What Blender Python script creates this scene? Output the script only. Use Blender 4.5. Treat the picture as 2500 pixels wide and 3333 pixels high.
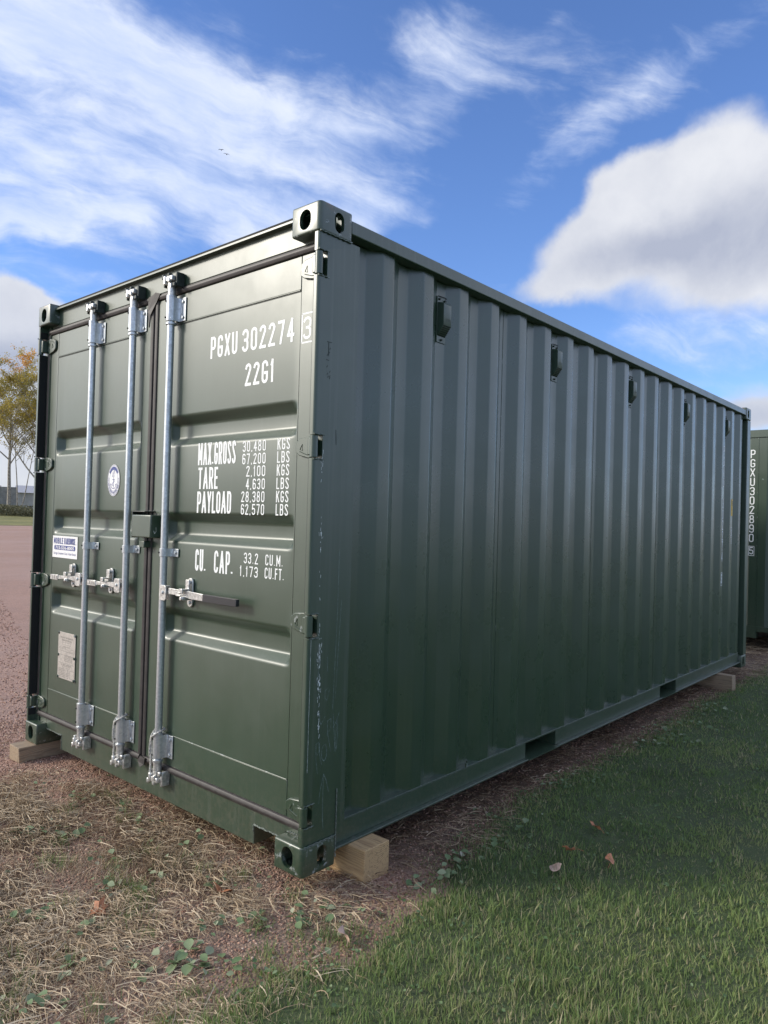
import bpy, bmesh, math, random
import numpy as np
from mathutils import Vector, Matrix, noise as mnoise
R=math.radians
for o in list(bpy.data.objects): bpy.data.objects.remove(o)
S=bpy.context.scene
COL=S.collection
rnd=random.Random(7)
rng=np.random.default_rng(11)

# ------------------------------------------------------------------ camera
CAMP=np.array([-1.8978,-2.0087,1.3704]); YAW,PITCH,ROLL,FPX=0.71451,0.011047,0.027356,2357.0
def cam_axes():
    f=np.array([math.cos(PITCH)*math.cos(YAW),math.cos(PITCH)*math.sin(YAW),math.sin(PITCH)])
    r=np.array([math.sin(YAW),-math.cos(YAW),0.]); u=np.cross(r,f); c,s=math.cos(ROLL),math.sin(ROLL)
    return c*r+s*u,-s*r+c*u,f
cr,cu,cf=cam_axes()
cam=bpy.data.cameras.new('camera'); co=bpy.data.objects.new('camera',cam); COL.objects.link(co)
m=Matrix(((cr[0],cu[0],-cf[0],CAMP[0]),(cr[1],cu[1],-cf[1],CAMP[1]),(cr[2],cu[2],-cf[2],CAMP[2]),(0,0,0,1)))
co.matrix_world=m
cam.sensor_fit='HORIZONTAL'; cam.sensor_width=36; cam.lens=36*FPX/2500; cam.clip_start=.05; cam.clip_end=6000
S.camera=co

# ------------------------------------------------------------------ light
SUN_EL=R(25)
sdir=Vector((-1.0,.95,0)).normalized()*math.cos(SUN_EL)+Vector((0,0,math.sin(SUN_EL)))   # towards the sun
sl=bpy.data.lights.new('sun','SUN'); sl.energy=.85; sl.angle=R(10); sl.color=(1.0,.93,.82)
so=bpy.data.objects.new('sun',sl); COL.objects.link(so); so.rotation_euler=sdir.to_track_quat('Z','Y').to_euler(); so.location=(-20,20,12)
S.view_settings.view_transform='Standard'; S.view_settings.look='None'; S.view_settings.gamma=1; S.view_settings.exposure=1.76
S.view_settings.use_curve_mapping=False
S.render.engine='CYCLES'

W=bpy.data.worlds.new('World'); S.world=W; W.use_nodes=True
class NT:
    """tiny helper for node trees"""
    def __init__(s,t): s.t=t; t.nodes.clear()
    def n(s,typ,**k):
        nd=s.t.nodes.new(typ)
        for a,v in k.items(): setattr(nd,a,v)
        return nd
    def l(s,a,b): s.t.links.new(a,b)
    def put(s,sock,v):
        if hasattr(v,'is_output') or isinstance(v,bpy.types.NodeSocket): s.l(v,sock)
        else:
            try: sock.default_value=v
            except Exception: sock.default_value=(*v,1)
    def math(s,op,a,b=0.,c=None,clamp=False):
        nd=s.n('ShaderNodeMath',operation=op,use_clamp=clamp); s.put(nd.inputs[0],a); s.put(nd.inputs[1],b)
        if c is not None: s.put(nd.inputs[2],c)
        return nd.outputs[0]
    def vm(s,op,a,b=(0,0,0),sc=None):
        nd=s.n('ShaderNodeVectorMath',operation=op); s.put(nd.inputs[0],a); s.put(nd.inputs[1],b)
        if sc is not None: s.put(nd.inputs['Scale'],sc)
        return nd.outputs['Value'] if op in('DOT_PRODUCT','LENGTH') else nd.outputs[0]
    def ms(s,v,a,b,c=0.,d=1.,smooth=True):
        nd=s.n('ShaderNodeMapRange'); nd.interpolation_type='SMOOTHSTEP' if smooth else 'LINEAR'; nd.clamp=True
        s.put(nd.inputs[0],v)
        for i,x in enumerate((a,b,c,d)): s.put(nd.inputs[i+1],x)
        return nd.outputs[0]
    def noise(s,vec,scale,detail=4,rough=.55,dist=0.,lac=2.):
        nd=s.n('ShaderNodeTexNoise'); s.put(nd.inputs['Vector'],vec); s.put(nd.inputs['Scale'],scale)
        nd.inputs['Detail'].default_value=detail; nd.inputs['Roughness'].default_value=rough; nd.inputs['Distortion'].default_value=dist
        nd.inputs['Lacunarity'].default_value=lac
        return nd
    def mix(s,f,a,b,blend='MIX'):
        nd=s.n('ShaderNodeMix',data_type='RGBA',blend_type=blend); s.put(nd.inputs[0],f)
        for i,v in ((6,a),(7,b)):
            if isinstance(v,bpy.types.NodeSocket): s.l(v,nd.inputs[i])
            else: nd.inputs[i].default_value=(*v,1) if len(v)==3 else v
        return nd.outputs[2]

def sky_world():
    t=NT(W.node_tree)
    tc=t.n('ShaderNodeTexCoord'); d=tc.outputs['Generated']
    sky=t.n('ShaderNodeTexSky'); sky.sky_type='NISHITA'; sky.sun_disc=False; sky.sun_elevation=SUN_EL
    sky.sun_rotation=math.atan2(sdir.x,sdir.y); sky.air_density=1.0; sky.dust_density=.35; sky.ozone_density=3.0; sky.altitude=300
    base=t.mix(1.0,sky.outputs[0],(.60,.69,.90),'MULTIPLY')
    dn=t.vm('NORMALIZE',d)
    sep=t.n('ShaderNodeSeparateXYZ'); t.l(dn,sep.inputs[0]); z=sep.outputs[2]
    def dpx(px,py):
        v=(px-1250)/FPX*cr+(1666.5-py)/FPX*cu+cf; return v/np.linalg.norm(v)
    # gentle warp of the direction so that cloud outlines are ragged
    w1=t.noise(dn,2.6,4,.6); w2=t.vm('SUBTRACT',w1.outputs['Color'],(.5,.5,.5)); dw=t.vm('ADD',dn,t.vm('SCALE',w2,sc=.17))
    w3=t.noise(dn,9,5,.62); w4=t.vm('SUBTRACT',w3.outputs['Color'],(.5,.5,.5)); dw=t.vm('ADD',dw,t.vm('SCALE',w4,sc=.07)); dc=t.vm('ADD',t.vm('ADD',dn,t.vm('SCALE',w2,sc=.05)),t.vm('SCALE',w4,sc=.05))
    def blob(px,py,rx,ry,ang=0.,soft=0.,src=None):
        c=dpx(px,py); e1=np.array([c[1],-c[0],0]); e1/=np.linalg.norm(e1); e2=np.cross(e1,c)
        a=R(ang); f1=math.cos(a)*e1+math.sin(a)*e2; f2=-math.sin(a)*e1+math.cos(a)*e2
        k=FPX
        src=src or dw
        u=t.vm('DOT_PRODUCT',src,tuple(f1*k/rx)); v=t.vm('DOT_PRODUCT',src,tuple(f2*k/ry))
        q=t.math('ADD',t.math('MULTIPLY',u,u),t.math('MULTIPLY',v,v))
        q=t.math('SQRT',q)
        g=t.ms(q,soft,1.25,1,0)
        h=t.ms(t.vm('DOT_PRODUCT',dn,tuple(c)),.2,.5)
        return t.math('MULTIPLY',g,h)
    def dpx_az(az,el):
        # direction given as degrees right of the view heading and elevation
        a=YAW-R(az); return np.array([math.cos(a)*math.cos(R(el)),math.sin(a)*math.cos(R(el)),math.sin(R(el))])
    def blobd(az,el,rx,ry,ang,soft):
        c=dpx_az(az,el); e1=np.array([c[1],-c[0],0]); e1/=np.linalg.norm(e1); e2=np.cross(e1,c)
        a=R(ang); f1=math.cos(a)*e1+math.sin(a)*e2; f2=-math.sin(a)*e1+math.cos(a)*e2
        u=t.vm('DOT_PRODUCT',dw,tuple(f1/math.sin(R(rx)))); v=t.vm('DOT_PRODUCT',dw,tuple(f2/math.sin(R(ry))))
        q=t.math('SQRT',t.math('ADD',t.math('MULTIPLY',u,u),t.math('MULTIPLY',v,v)))
        return t.math('MULTIPLY',t.ms(q,soft,1.25,1,0),t.ms(t.vm('DOT_PRODUCT',dn,tuple(c)),.2,.5))
    def add(xs):
        r=xs[0]
        for x in xs[1:]: r=t.math('ADD',r,x)
        return r
    # cirrus: streaky high cloud
    s1=dpx(300,350); s2=dpx(1500,760); st=s2-s1; st/=np.linalg.norm(st)
    nrm=np.cross(dpx(900,550),st); nrm/=np.linalg.norm(nrm); tri=np.cross(st,nrm)
    def rotated(src,a,b,c):
        cb=t.n('ShaderNodeCombineXYZ')
        for i,(v,s) in enumerate(((st,a),(nrm,b),(tri,c))): t.l(t.vm('DOT_PRODUCT',src,tuple(v*s)),cb.inputs[i])
        return cb.outputs[0]
    dsm=t.vm('ADD',dn,t.vm('SCALE',w2,sc=.10))
    n1=t.noise(rotated(dsm,1.6,3.6,2.5),1.8,8,.62,.25).outputs['Fac']
    n2=t.noise(rotated(dsm,2.4,9.,5.),3.2,6,.6,.4).outputs['Fac']
    cn=t.math('ADD',t.math('MULTIPLY',n1,.60),t.math('MULTIPLY',n2,.40))
    band=add([t.math('MULTIPLY',blob(*b[:5],.0),b[5]) for b in [
        (100,520,700,230,-10,.95),(800,600,640,190,-22,.98),(1180,640,300,110,12,.8),(480,170,650,190,-4,.72),(100,60,460,130,0,.8),(1430,140,250,150,15,.62),(1720,180,300,110,8,.38),
        (2000,400,420,90,30,.42),(1250,400,330,120,20,.5),(60,690,260,80,0,.75),(430,705,90,45,0,.65),(2350,1100,420,130,-5,.8),(1650,600,300,140,20,.35),(2250,150,420,160,25,.38),(900,350,400,150,-20,.5)]])
    base_cov=t.noise(dn,1.3,3,.5).outputs['Fac']
    cov=t.math('ADD',band,t.math('MULTIPLY',t.ms(base_cov,.28,.50,.15,1.2),t.ms(t.vm('DOT_PRODUCT',dn,tuple(cf)),.72,.50,.12,1)))
    cir=t.ms(t.math('ADD',t.math('MULTIPLY',cov,.50),t.math('MULTIPLY',cn,1.55)),.90,1.46)
    cir=t.math('MULTIPLY',cir,.86)
    # cumulus: denser, sharper upper edge
    nc=t.noise(dn,6.0,8,.55,.1).outputs['Fac']; ncb=t.noise(dn,2.2,3,.5).outputs['Fac']
    cum=add([t.math('MULTIPLY',blob(*b[:5],.25,dc),b[5]) for b in [
        (2360,560,230,190,0,1.),(2130,690,230,170,10,1.),(1900,830,200,130,15,.95),(2480,760,260,230,0,.9),(2300,850,330,110,-8,.7),(2020,590,120,90,30,.55),(1960,960,300,70,-5,.42),(2350,1010,300,70,0,.35),
        (90,1000,150,75,-20,1.0),(20,1060,170,95,0,.9),(60,1180,360,100,0,1.),(40,1320,360,90,0,.75),(60,1480,380,110,0,.8),(2490,1330,210,75,0,1.0),(2400,1230,300,40,0,.35),
        (1700,960,160,60,10,.3)]])
    cum=add([cum]+[blobd(*b) for b in [(47,17,14,9,5,.25),(68,22,20,9,-6,.25),(175,30,18,10,0,.25),(-130,20,20,9,0,.25),(-60,35,18,9,10,.25),(-165,14,16,7,0,.25)]])
    far=t.math('MULTIPLY',t.ms(z,.02,.15,1,0),t.ms(ncb,.4,.6,.2,1.0))
    cumd=t.ms(t.math('ADD',t.math('ADD',cum,t.math('MULTIPLY',far,.8)),t.math('MULTIPLY',t.math('SUBTRACT',nc,.5),.95)),.28,.95)
    # unseen clouds: cover added to lift shade, patches at right for wall reflections
    # shading
    shade=t.noise(t.vm('ADD',dn,(0,0,.04)),4.2,6,.6,.2).outputs['Fac']
    under=add([blob(2430,760,300,150,5,.0,dc),blob(40,1180,420,90,0,.0,dc),blob(2480,1340,300,90,0,0.,dc),blob(2080,830,230,80,10,.0,dc)])
    sh=t.math('ADD',t.ms(shade,.35,.7,0,.5),t.math('MULTIPLY',under,.75),clamp=True)
    ccol=t.mix(sh,(3.5,3.55,3.7),(1.9,2.05,2.5))
    cirw=t.mix(t.ms(cn,.4,.7),(2.5,3.0,4.2),(3.9,4.1,4.5))
    out=t.mix(cir,base,cirw)
    out=t.mix(t.math('MULTIPLY',cumd,.95),out,ccol)
    # bright veil round the sun, out of view, added to lighten the shaded lawn
    au=t.ms(t.vm('DOT_PRODUCT',dn,tuple(sdir)),.62,1.0,0,1); au=t.math('MULTIPLY',au,au)
    out=t.mix(t.math('MULTIPLY',au,.9),out,(10.5,10.2,9.6))
    bg=t.n('ShaderNodeBackground'); t.l(out,bg.inputs[0]); bg.inputs[1].default_value=.074
    wo=t.n('ShaderNodeOutputWorld'); t.l(bg.outputs[0],wo.inputs[0])
sky_world()

# ------------------------------------------------------------------ materials
MAT={}
def mat(name):
    m=bpy.data.materials.new(name); m.use_nodes=True; t=NT(m.node_tree); MAT[name]=m
    b=t.n('ShaderNodeBsdfPrincipled'); o=t.n('ShaderNodeOutputMaterial'); t.l(b.outputs[0],o.inputs[0])
    return m,t,b
def bump(t,b,h,strength=.2,dist=.01):
    bp=t.n('ShaderNodeBump'); bp.inputs['Strength'].default_value=strength; bp.inputs['Distance'].default_value=dist
    t.l(h,bp.inputs['Height']); t.l(bp.outputs[0],b.inputs['Normal']); return bp
def simple(name,col,rough=.5,metal=0.,nscale=0,namt=.15,bscale=0,bstr=.1,bdist=.002,spec=None):
    m,t,b=mat(name)
    g=t.n('ShaderNodeNewGeometry')
    if nscale:
        n=t.noise(g.outputs['Position'],nscale,5,.6)
        c=t.mix(t.ms(n.outputs['Fac'],.3,.7),tuple(x*(1-namt) for x in col),tuple(min(1,x*(1+namt)) for x in col)); t.l(c,b.inputs['Base Color'])
    else: b.inputs['Base Color'].default_value=(*col,1)
    b.inputs['Roughness'].default_value=rough; b.inputs['Metallic'].default_value=metal
    if spec is not None: b.inputs['Specular IOR Level'].default_value=spec
    if bscale: bump(t,b,t.noise(g.outputs['Position'],bscale,4,.6).outputs['Fac'],bstr,bdist)
    return m
PAINT=(.018,.045,.023)
def paint_mat(name,col,wear=0.,streak=0.,rough=.40):
    m,t,b=mat(name); g=t.n('ShaderNodeNewGeometry'); P=g.outputs['Position']
    big=t.noise(P,1.1,4,.55).outputs['Fac']; fine=t.noise(P,220,3,.6).outputs['Fac']
    mp=t.n('ShaderNodeMapping'); mp.inputs['Scale'].default_value=(40,40,.8); t.l(P,mp.inputs['Vector'])
    stk=t.noise(mp.outputs[0],1.0,5,.65).outputs['Fac']
    c=t.mix(t.ms(big,.3,.7),tuple(x*.93 for x in col),tuple(x*1.07 for x in col))
    dust=t.math('MULTIPLY',t.ms(stk,.48,.75),.05+streak)
    c=t.mix(dust,c,(.15,.16,.145))
    if wear:
        w=t.noise(P,26,9,.72).outputs['Fac']; wm=t.math('MULTIPLY',t.ms(w,.575,.63),wear)
        c=t.mix(wm,c,(.33,.36,.36))
        r=t.noise(t.vm('ADD',P,(3,1,2)),9,8,.7).outputs['Fac']
        sz=t.n('ShaderNodeSeparateXYZ'); t.l(P,sz.inputs[0])
        top=t.ms(sz.outputs[2],2.555,2.592)
        c=t.mix(t.math('MULTIPLY',t.math('MULTIPLY',t.ms(r,.50,.62),top),.85),c,(.20,.085,.035))
    sq=t.n('ShaderNodeSeparateXYZ'); t.l(P,sq.inputs[0])
    spl=t.math('MULTIPLY',t.ms(t.math('ADD',sq.outputs[2],t.math('MULTIPLY',t.math('SUBTRACT',t.noise(P,7,5,.65).outputs['Fac'],.5),.5)),.0,.42,1,0),t.ms(t.noise(P,60,5,.7).outputs['Fac'],.42,.66))
    c=t.mix(t.math('MULTIPLY',spl,.22),c,(.17,.14,.105))
    run=t.n('ShaderNodeMapping'); run.inputs['Scale'].default_value=(16,16,.35); t.l(P,run.inputs['Vector'])
    c=t.mix(t.math('MULTIPLY',t.ms(t.noise(run.outputs[0],1.0,6,.7).outputs['Fac'],.56,.74),.14),c,(.13,.145,.135))
    t.l(c,b.inputs['Base Color'])
    rr=t.ms(t.noise(P,5,4,.6).outputs['Fac'],.3,.7,rough-.03,rough+.05); t.l(rr,b.inputs['Roughness'])
    b.inputs['Coat Weight'].default_value=.55; b.inputs['Coat Roughness'].default_value=.34; b.inputs['IOR'].default_value=1.7; b.inputs['Specular IOR Level'].default_value=.5
    h=t.math('ADD',t.math('MULTIPLY',t.noise(P,2.2,2,.5).outputs['Fac'],1.0),t.math('MULTIPLY',fine,.010))
    h=t.math('ADD',h,t.math('MULTIPLY',t.noise(P,14,2,.5).outputs['Fac'],.05))
    bump(t,b,h,.05,.022)
    return m
paint_mat('green_paint',PAINT,rough=.42)
paint_mat('green_paint_side',PAINT,rough=.29)
paint_mat('green_paint_post',PAINT,streak=.16)
paint_mat('green_paint_worn',PAINT,wear=.75,rough=.40)
paint_mat('green_paint_sill',(.026,.050,.028),streak=.22)
paint_mat('green_paint_dusty',PAINT,streak=.55,rough=.5)
paint_mat('dark_paint',(.014,.022,.018),rough=.4)
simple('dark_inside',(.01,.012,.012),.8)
simple('weld',(.13,.15,.13),.5,bscale=160,bstr=.6,bdist=.004,nscale=90,namt=.6)
simple('rubber',(.038,.033,.032),.5,nscale=18,namt=.25,bscale=40,bstr=.2)
simple('black_grip',(.028,.028,.032),.42,bscale=300,bstr=.15)
simple('white_print',(.78,.80,.80),.5,nscale=60,namt=.06)
simple('white_sticker',(.80,.80,.79),.4)
simple('blue_print',(.035,.055,.23),.45)
simple('yellow_print',(.78,.47,.03),.45)
simple('black_print',(.03,.03,.03),.5)
simple('plate_metal',(.50,.47,.43),.42,.35,nscale=60,namt=.12)
simple('plate_print',(.16,.15,.14),.5)
simple('scratch',(.20,.26,.24),.6,nscale=90,namt=.5)
simple('bright_scratch',(.62,.66,.64),.6,nscale=90,namt=.5)
simple('rope_fibre',(.46,.45,.42),.9,bscale=260,bstr=.8,bdist=.004,nscale=120,namt=.3)
def galv():
    m,t,b=mat('galvanised'); g=t.n('ShaderNodeNewGeometry'); P=g.outputs['Position']
    v=t.n('ShaderNodeTexVoronoi'); v.inputs['Scale'].default_value=90; t.l(P,v.inputs['Vector'])
    sp=t.n('ShaderNodeSeparateColor'); t.l(v.outputs['Color'],sp.inputs[0])
    n=t.noise(P,30,6,.65).outputs['Fac']
    k=t.math('ADD',t.math('MULTIPLY',sp.outputs[0],.35),t.math('MULTIPLY',n,.65))
    c=t.mix(t.ms(k,.25,.75),(.50,.53,.55),(.64,.67,.69)); 
    mp=t.n('ShaderNodeMapping'); mp.inputs['Scale'].default_value=(60,60,5); t.l(P,mp.inputs['Vector'])
    s=t.noise(mp.outputs[0],1,4,.7).outputs['Fac']
    c=t.mix(t.ms(s,.60,.78,0,.5),c,(.20,.22,.24))
    t.l(c,b.inputs['Base Color']); b.inputs['Metallic'].default_value=.72
    t.l(t.ms(k,.2,.8,.42,.28),b.inputs['Roughness'])
    bump(t,b,n,.12,.003)
galv()
simple('cast_metal',(.60,.60,.58),.36,.7,nscale=70,namt=.3,bscale=110,bstr=.35,bdist=.003)
simple('dark_cast',(.035,.045,.04),.5,.2,bscale=60,bstr=.4,bdist=.003,nscale=50,namt=.4)
def wood(name,a,b_,c_):
    m,t,b=mat(name); tc=t.n('ShaderNodeTexCoord'); P=tc.outputs['Object']
    # growth rings around the block's own long axis (local Y), pith off centre
    sep=t.n('ShaderNodeSeparateXYZ'); nz=t.noise(P,4,3,.5); pw=t.vm('ADD',P,t.vm('SCALE',t.vm('SUBTRACT',nz.outputs['Color'],(.5,.5,.5)),sc=.03)); t.l(pw,sep.inputs[0])
    x=t.math('ADD',sep.outputs[0],.02); z=t.math('ADD',sep.outputs[2],.035)
    r=t.math('SQRT',t.math('ADD',t.math('MULTIPLY',x,x),t.math('MULTIPLY',z,z)))
    ring=t.math('SINE',t.math('MULTIPLY',r,950)); 
    mp=t.n('ShaderNodeMapping'); mp.inputs['Scale'].default_value=(80,5,80); t.l(P,mp.inputs['Vector'])
    fib=t.noise(mp.outputs[0],1.2,5,.65).outputs['Fac']
    c=t.mix(t.ms(ring,-.6,.9,0,.55),a,b_); c=t.mix(t.ms(fib,.5,.72,0,.75),c,c_)
    t.l(c,b.inputs['Base Color']); b.inputs['Roughness'].default_value=.8
    bump(t,b,t.math('ADD',t.math('MULTIPLY',ring,-.25),t.math('MULTIPLY',fib,-1.2)),.5,.004)
wood('new_timber',(.50,.34,.175),(.36,.225,.11),(.15,.095,.055))
wood('old_timber',(.36,.27,.18),(.25,.18,.115),(.10,.075,.05))

def attr_mat(name,stops,rough=.7,trans=0.):
    m,t,b=mat(name); a=t.n('ShaderNodeAttribute',attribute_name='tint')
    cr_=t.n('ShaderNodeValToRGB'); el=cr_.color_ramp.elements
    el[0].position=stops[0][0]; el[0].color=(*stops[0][1],1); el[1].position=stops[-1][0]; el[1].color=(*stops[-1][1],1)
    for p,c in stops[1:-1]: e=el.new(p); e.color=(*c,1)
    t.l(a.outputs['Fac'],cr_.inputs[0]); t.l(cr_.outputs[0],b.inputs['Base Color']); b.inputs['Roughness'].default_value=rough
    b.inputs['Specular IOR Level'].default_value=.3
    if trans:
        tr=t.n('ShaderNodeBsdfTranslucent'); t.l(cr_.outputs[0],tr.inputs[0]); mx=t.n('ShaderNodeMixShader'); mx.inputs[0].default_value=trans
        t.l(b.outputs[0],mx.inputs[1]); t.l(tr.outputs[0],mx.inputs[2])
        o=[n for n in t.t.nodes if n.type=='OUTPUT_MATERIAL'][0]; t.l(mx.outputs[0],o.inputs[0])
    return m
attr_mat('grass_blades',[(0,(.12,.180,.075)),(.3,(.18,.265,.095)),(.6,(.27,.345,.125)),(.82,(.37,.40,.17)),(.95,(.45,.40,.24)),(1,(.55,.48,.31))],.5,.45)
attr_mat('dead_straw',[(0,(.11,.072,.045)),(.25,(.25,.17,.105)),(.6,(.47,.36,.235)),(1,(.68,.57,.41))],.7,.15)
attr_mat('stones',[(0,(.13,.075,.052)),(.3,(.28,.158,.112)),(.6,(.41,.25,.182)),(.85,(.51,.36,.275)),(1,(.58,.51,.43))],.75)
attr_mat('weed_leaves',[(0,(.10,.165,.065)),(.5,(.19,.26,.13)),(.8,(.31,.35,.22)),(1,(.42,.39,.30))],.6,.2)
attr_mat('tree_leaves',[(0,(.22,.21,.05)),(.5,(.48,.38,.08)),(.8,(.66,.48,.10)),(1,(.80,.36,.04))],.6,.35)
attr_mat('brush_leaves',[(0,(.09,.095,.055)),(.5,(.19,.18,.10)),(1,(.32,.28,.16))],.8,.1)
simple('fallen_leaf',(.42,.17,.08),.6,nscale=40,namt=.3)
simple('pale_leaf',(.50,.34,.26),.6,nscale=40,namt=.3)
simple('bark',(.30,.27,.22),.85,nscale=5,namt=.45,bscale=8,bstr=.4,bdist=.03)
simple('bird_feather',(.05,.05,.055),.8)
simple('shed_metal',(.40,.40,.40),.6,nscale=1,namt=.12)
simple('shed_roof',(.36,.36,.38),.6)
simple('fence_metal',(.30,.30,.29),.6,nscale=2,namt=.2)

def ground_mat():
    m,t,b=mat('gravel_ground'); g=t.n('ShaderNodeNewGeometry'); P=g.outputs['Position']
    v=t.n('ShaderNodeTexVoronoi'); v.inputs['Scale'].default_value=95; t.l(P,v.inputs['Vector'])
    sp=t.n('ShaderNodeSeparateColor'); t.l(v.outputs['Color'],sp.inputs[0])
    fine=t.noise(P,60,6,.7).outputs['Fac']; mid=t.noise(P,3,5,.6).outputs['Fac']; big=t.noise(P,.22,4,.55).outputs['Fac']
    c=t.mix(sp.outputs[0],(.24,.132,.095),(.49,.305,.225))
    c=t.mix(t.ms(fine,.35,.7,0,.5),c,(.37,.22,.165)); c=t.mix(t.ms(mid,.4,.72,0,.35),c,(.25,.165,.13))
    c=t.mix(t.ms(big,.4,.65,0,.28),c,(.47,.34,.29))
    sx=t.n('ShaderNodeSeparateXYZ'); t.l(P,sx.inputs[0]); x,y=sx.outputs[0],sx.outputs[1]
    n2=t.noise(P,2.3,4,.6).outputs['Fac']
    # thatch of dead grass around the container's front
    yy=t.math('ADD',y,t.math('MULTIPLY',t.math('SUBTRACT',n2,.5),1.6))
    th=t.math('MULTIPLY',t.ms(yy,1.9,.9),t.ms(x,.35,.05,.25,1))
    thc=t.mix(t.ms(t.noise(P,35,6,.7).outputs['Fac'],.3,.7),(.12,.085,.06),(.27,.20,.14))
    c=t.mix(t.math('MULTIPLY',th,.72),c,thc)
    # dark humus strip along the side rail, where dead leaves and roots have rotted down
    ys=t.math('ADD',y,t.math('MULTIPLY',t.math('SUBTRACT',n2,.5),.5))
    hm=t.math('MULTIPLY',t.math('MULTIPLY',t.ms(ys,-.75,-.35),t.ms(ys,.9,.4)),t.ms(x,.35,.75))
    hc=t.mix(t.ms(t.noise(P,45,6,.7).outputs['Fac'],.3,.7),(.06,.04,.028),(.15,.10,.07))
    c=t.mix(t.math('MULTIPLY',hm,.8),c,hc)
    t.l(c,b.inputs['Base Color']); b.inputs['Roughness'].default_value=.9
    hd=t.math('ADD',t.math('MULTIPLY',v.outputs['Distance'],-1.0),fine); bump(t,b,hd,.7,.010)
ground_mat()
def field_mat(name,a,b_,c_,sc=2.):
    m,t,b=mat(name); g=t.n('ShaderNodeNewGeometry'); P=g.outputs['Position']
    c=t.mix(t.ms(t.noise(P,sc,6,.65).outputs['Fac'],.3,.7),a,b_); c=t.mix(t.ms(t.noise(P,sc*14,5,.7).outputs['Fac'],.45,.7,0,.6),c,c_)
    t.l(c,b.inputs['Base Color']); b.inputs['Roughness'].default_value=.95
    bump(t,b,t.noise(P,sc*30,5,.7).outputs['Fac'],.8,.02)
field_mat('lawn_soil',(.065,.085,.038),(.085,.125,.048),(.14,.14,.075),3.)
field_mat('far_grass',(.16,.16,.05),(.27,.24,.08),(.10,.11,.04),.35)

# ------------------------------------------------------------------ mesh helpers
class MB:
    def __init__(s): s.v=[]; s.f=[]
    def add(s,vs,fs):
        k=len(s.v); s.v+= [tuple(v) for v in vs]; s.f+= [tuple(i+k for i in f) for f in fs]; return s
    def box(s,x0,x1,y0,y1,z0,z1):
        return s.add([(x0,y0,z0),(x1,y0,z0),(x1,y1,z0),(x0,y1,z0),(x0,y0,z1),(x1,y0,z1),(x1,y1,z1),(x0,y1,z1)],
            [(0,3,2,1),(4,5,6,7),(0,1,5,4),(1,2,6,5),(2,3,7,6),(3,0,4,7)])
    def prism(s,pts,axis,a,b):
        """extrude a 2D outline along axis: pts are the other two coordinates in xyz order"""
        n=len(pts); mk={'x':lambda p,h:(h,p[0],p[1]),'y':lambda p,h:(p[0],h,p[1]),'z':lambda p,h:(p[0],p[1],h)}[axis]
        return s.add([mk(p,a) for p in pts]+[mk(p,b) for p in pts],[tuple(range(n))[::-1],tuple(range(n,2*n))]+[(i,(i+1)%n,n+(i+1)%n,n+i) for i in range(n)])
    def cyl(s,c,r,axis,a,b,n=16,r2=None):
        r2=r if r2 is None else r2
        i={'x':0,'y':1,'z':2}[axis]; vs=[]
        for h,rr in ((a,r),(b,r2)):
            for k in range(n):
                t=2*math.pi*k/n; p=[c[0]+rr*math.cos(t),c[1]+rr*math.sin(t)]; p.insert(i,h); vs.append(tuple(p))
        return s.add(vs,[tuple(range(n))[::-1],tuple(range(n,2*n))]+[(k,(k+1)%n,n+(k+1)%n,n+k) for k in range(n)])
    def tube(s,path,rad,n=6,cap=True):
        P=[Vector(p) for p in path]; rads=rad if hasattr(rad,'__len__') else [rad]*len(P); k0=len(s.v); prev=None
        for i,p in enumerate(P):
            d=(P[min(i+1,len(P)-1)]-P[max(i-1,0)]).normalized()
            u=(prev if prev is not None else (Vector((0,0,1)) if abs(d.z)<.9 else Vector((1,0,0)))); u=(u-d*u.dot(d)).normalized(); prev=u; w=d.cross(u)
            for k in range(n):
                a=2*math.pi*k/n; s.v.append(tuple(p+(u*math.cos(a)+w*math.sin(a))*rads[i]))
        for i in range(len(P)-1):
            for k in range(n): s.f.append((k0+i*n+k,k0+i*n+(k+1)%n,k0+(i+1)*n+(k+1)%n,k0+(i+1)*n+k))
        if cap: s.f.append(tuple(k0+k for k in range(n))[::-1]); s.f.append(tuple(k0+(len(P)-1)*n+k for k in range(n)))
        return s
    def build(s,name,m,parent=None,bev=0.,smooth=None,seg=2,fix=True):
        me=bpy.data.meshes.new(name); me.from_pydata(s.v,[],s.f); me.update()
        if fix:
            bm=bmesh.new(); bm.from_mesh(me); bmesh.ops.recalc_face_normals(bm,faces=bm.faces); bm.to_mesh(me); bm.free()
        return link(name,me,m,parent,bev,smooth,seg)
def link(name,me,m,parent=None,bev=0.,smooth=None,seg=2):
    o=bpy.data.objects.new(name,me); COL.objects.link(o)
    if m: me.materials.append(MAT[m])
    if parent: o.parent=parent
    if smooth is not None:
        me.shade_smooth(); me.set_sharp_from_angle(angle=R(smooth))
    if bev:
        md=o.modifiers.new('bevel','BEVEL'); md.width=bev; md.segments=seg; md.limit_method='ANGLE'; md.angle_limit=R(38)
        if hasattr(md,'harden_normals'): md.harden_normals=False
        me.shade_smooth(); me.set_sharp_from_angle(angle=R(50))
    return o
def empty(name,loc=(0,0,0),rz=0):
    o=bpy.data.objects.new(name,None); COL.objects.link(o); o.location=loc; o.rotation_euler=(0,0,rz); o.empty_display_size=.2; return o
def tag(o,label,cat,group=None):
    o['label']=label; o['category']=cat
    if group: o['group']=group
    return o
def kind(o,k): o['kind']=k; return o
def copy_tree(o,parent=None):
    c=o.copy(); COL.objects.link(c); c.parent=parent
    for ch in list(o.children): copy_tree(ch,c)
    return c
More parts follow.
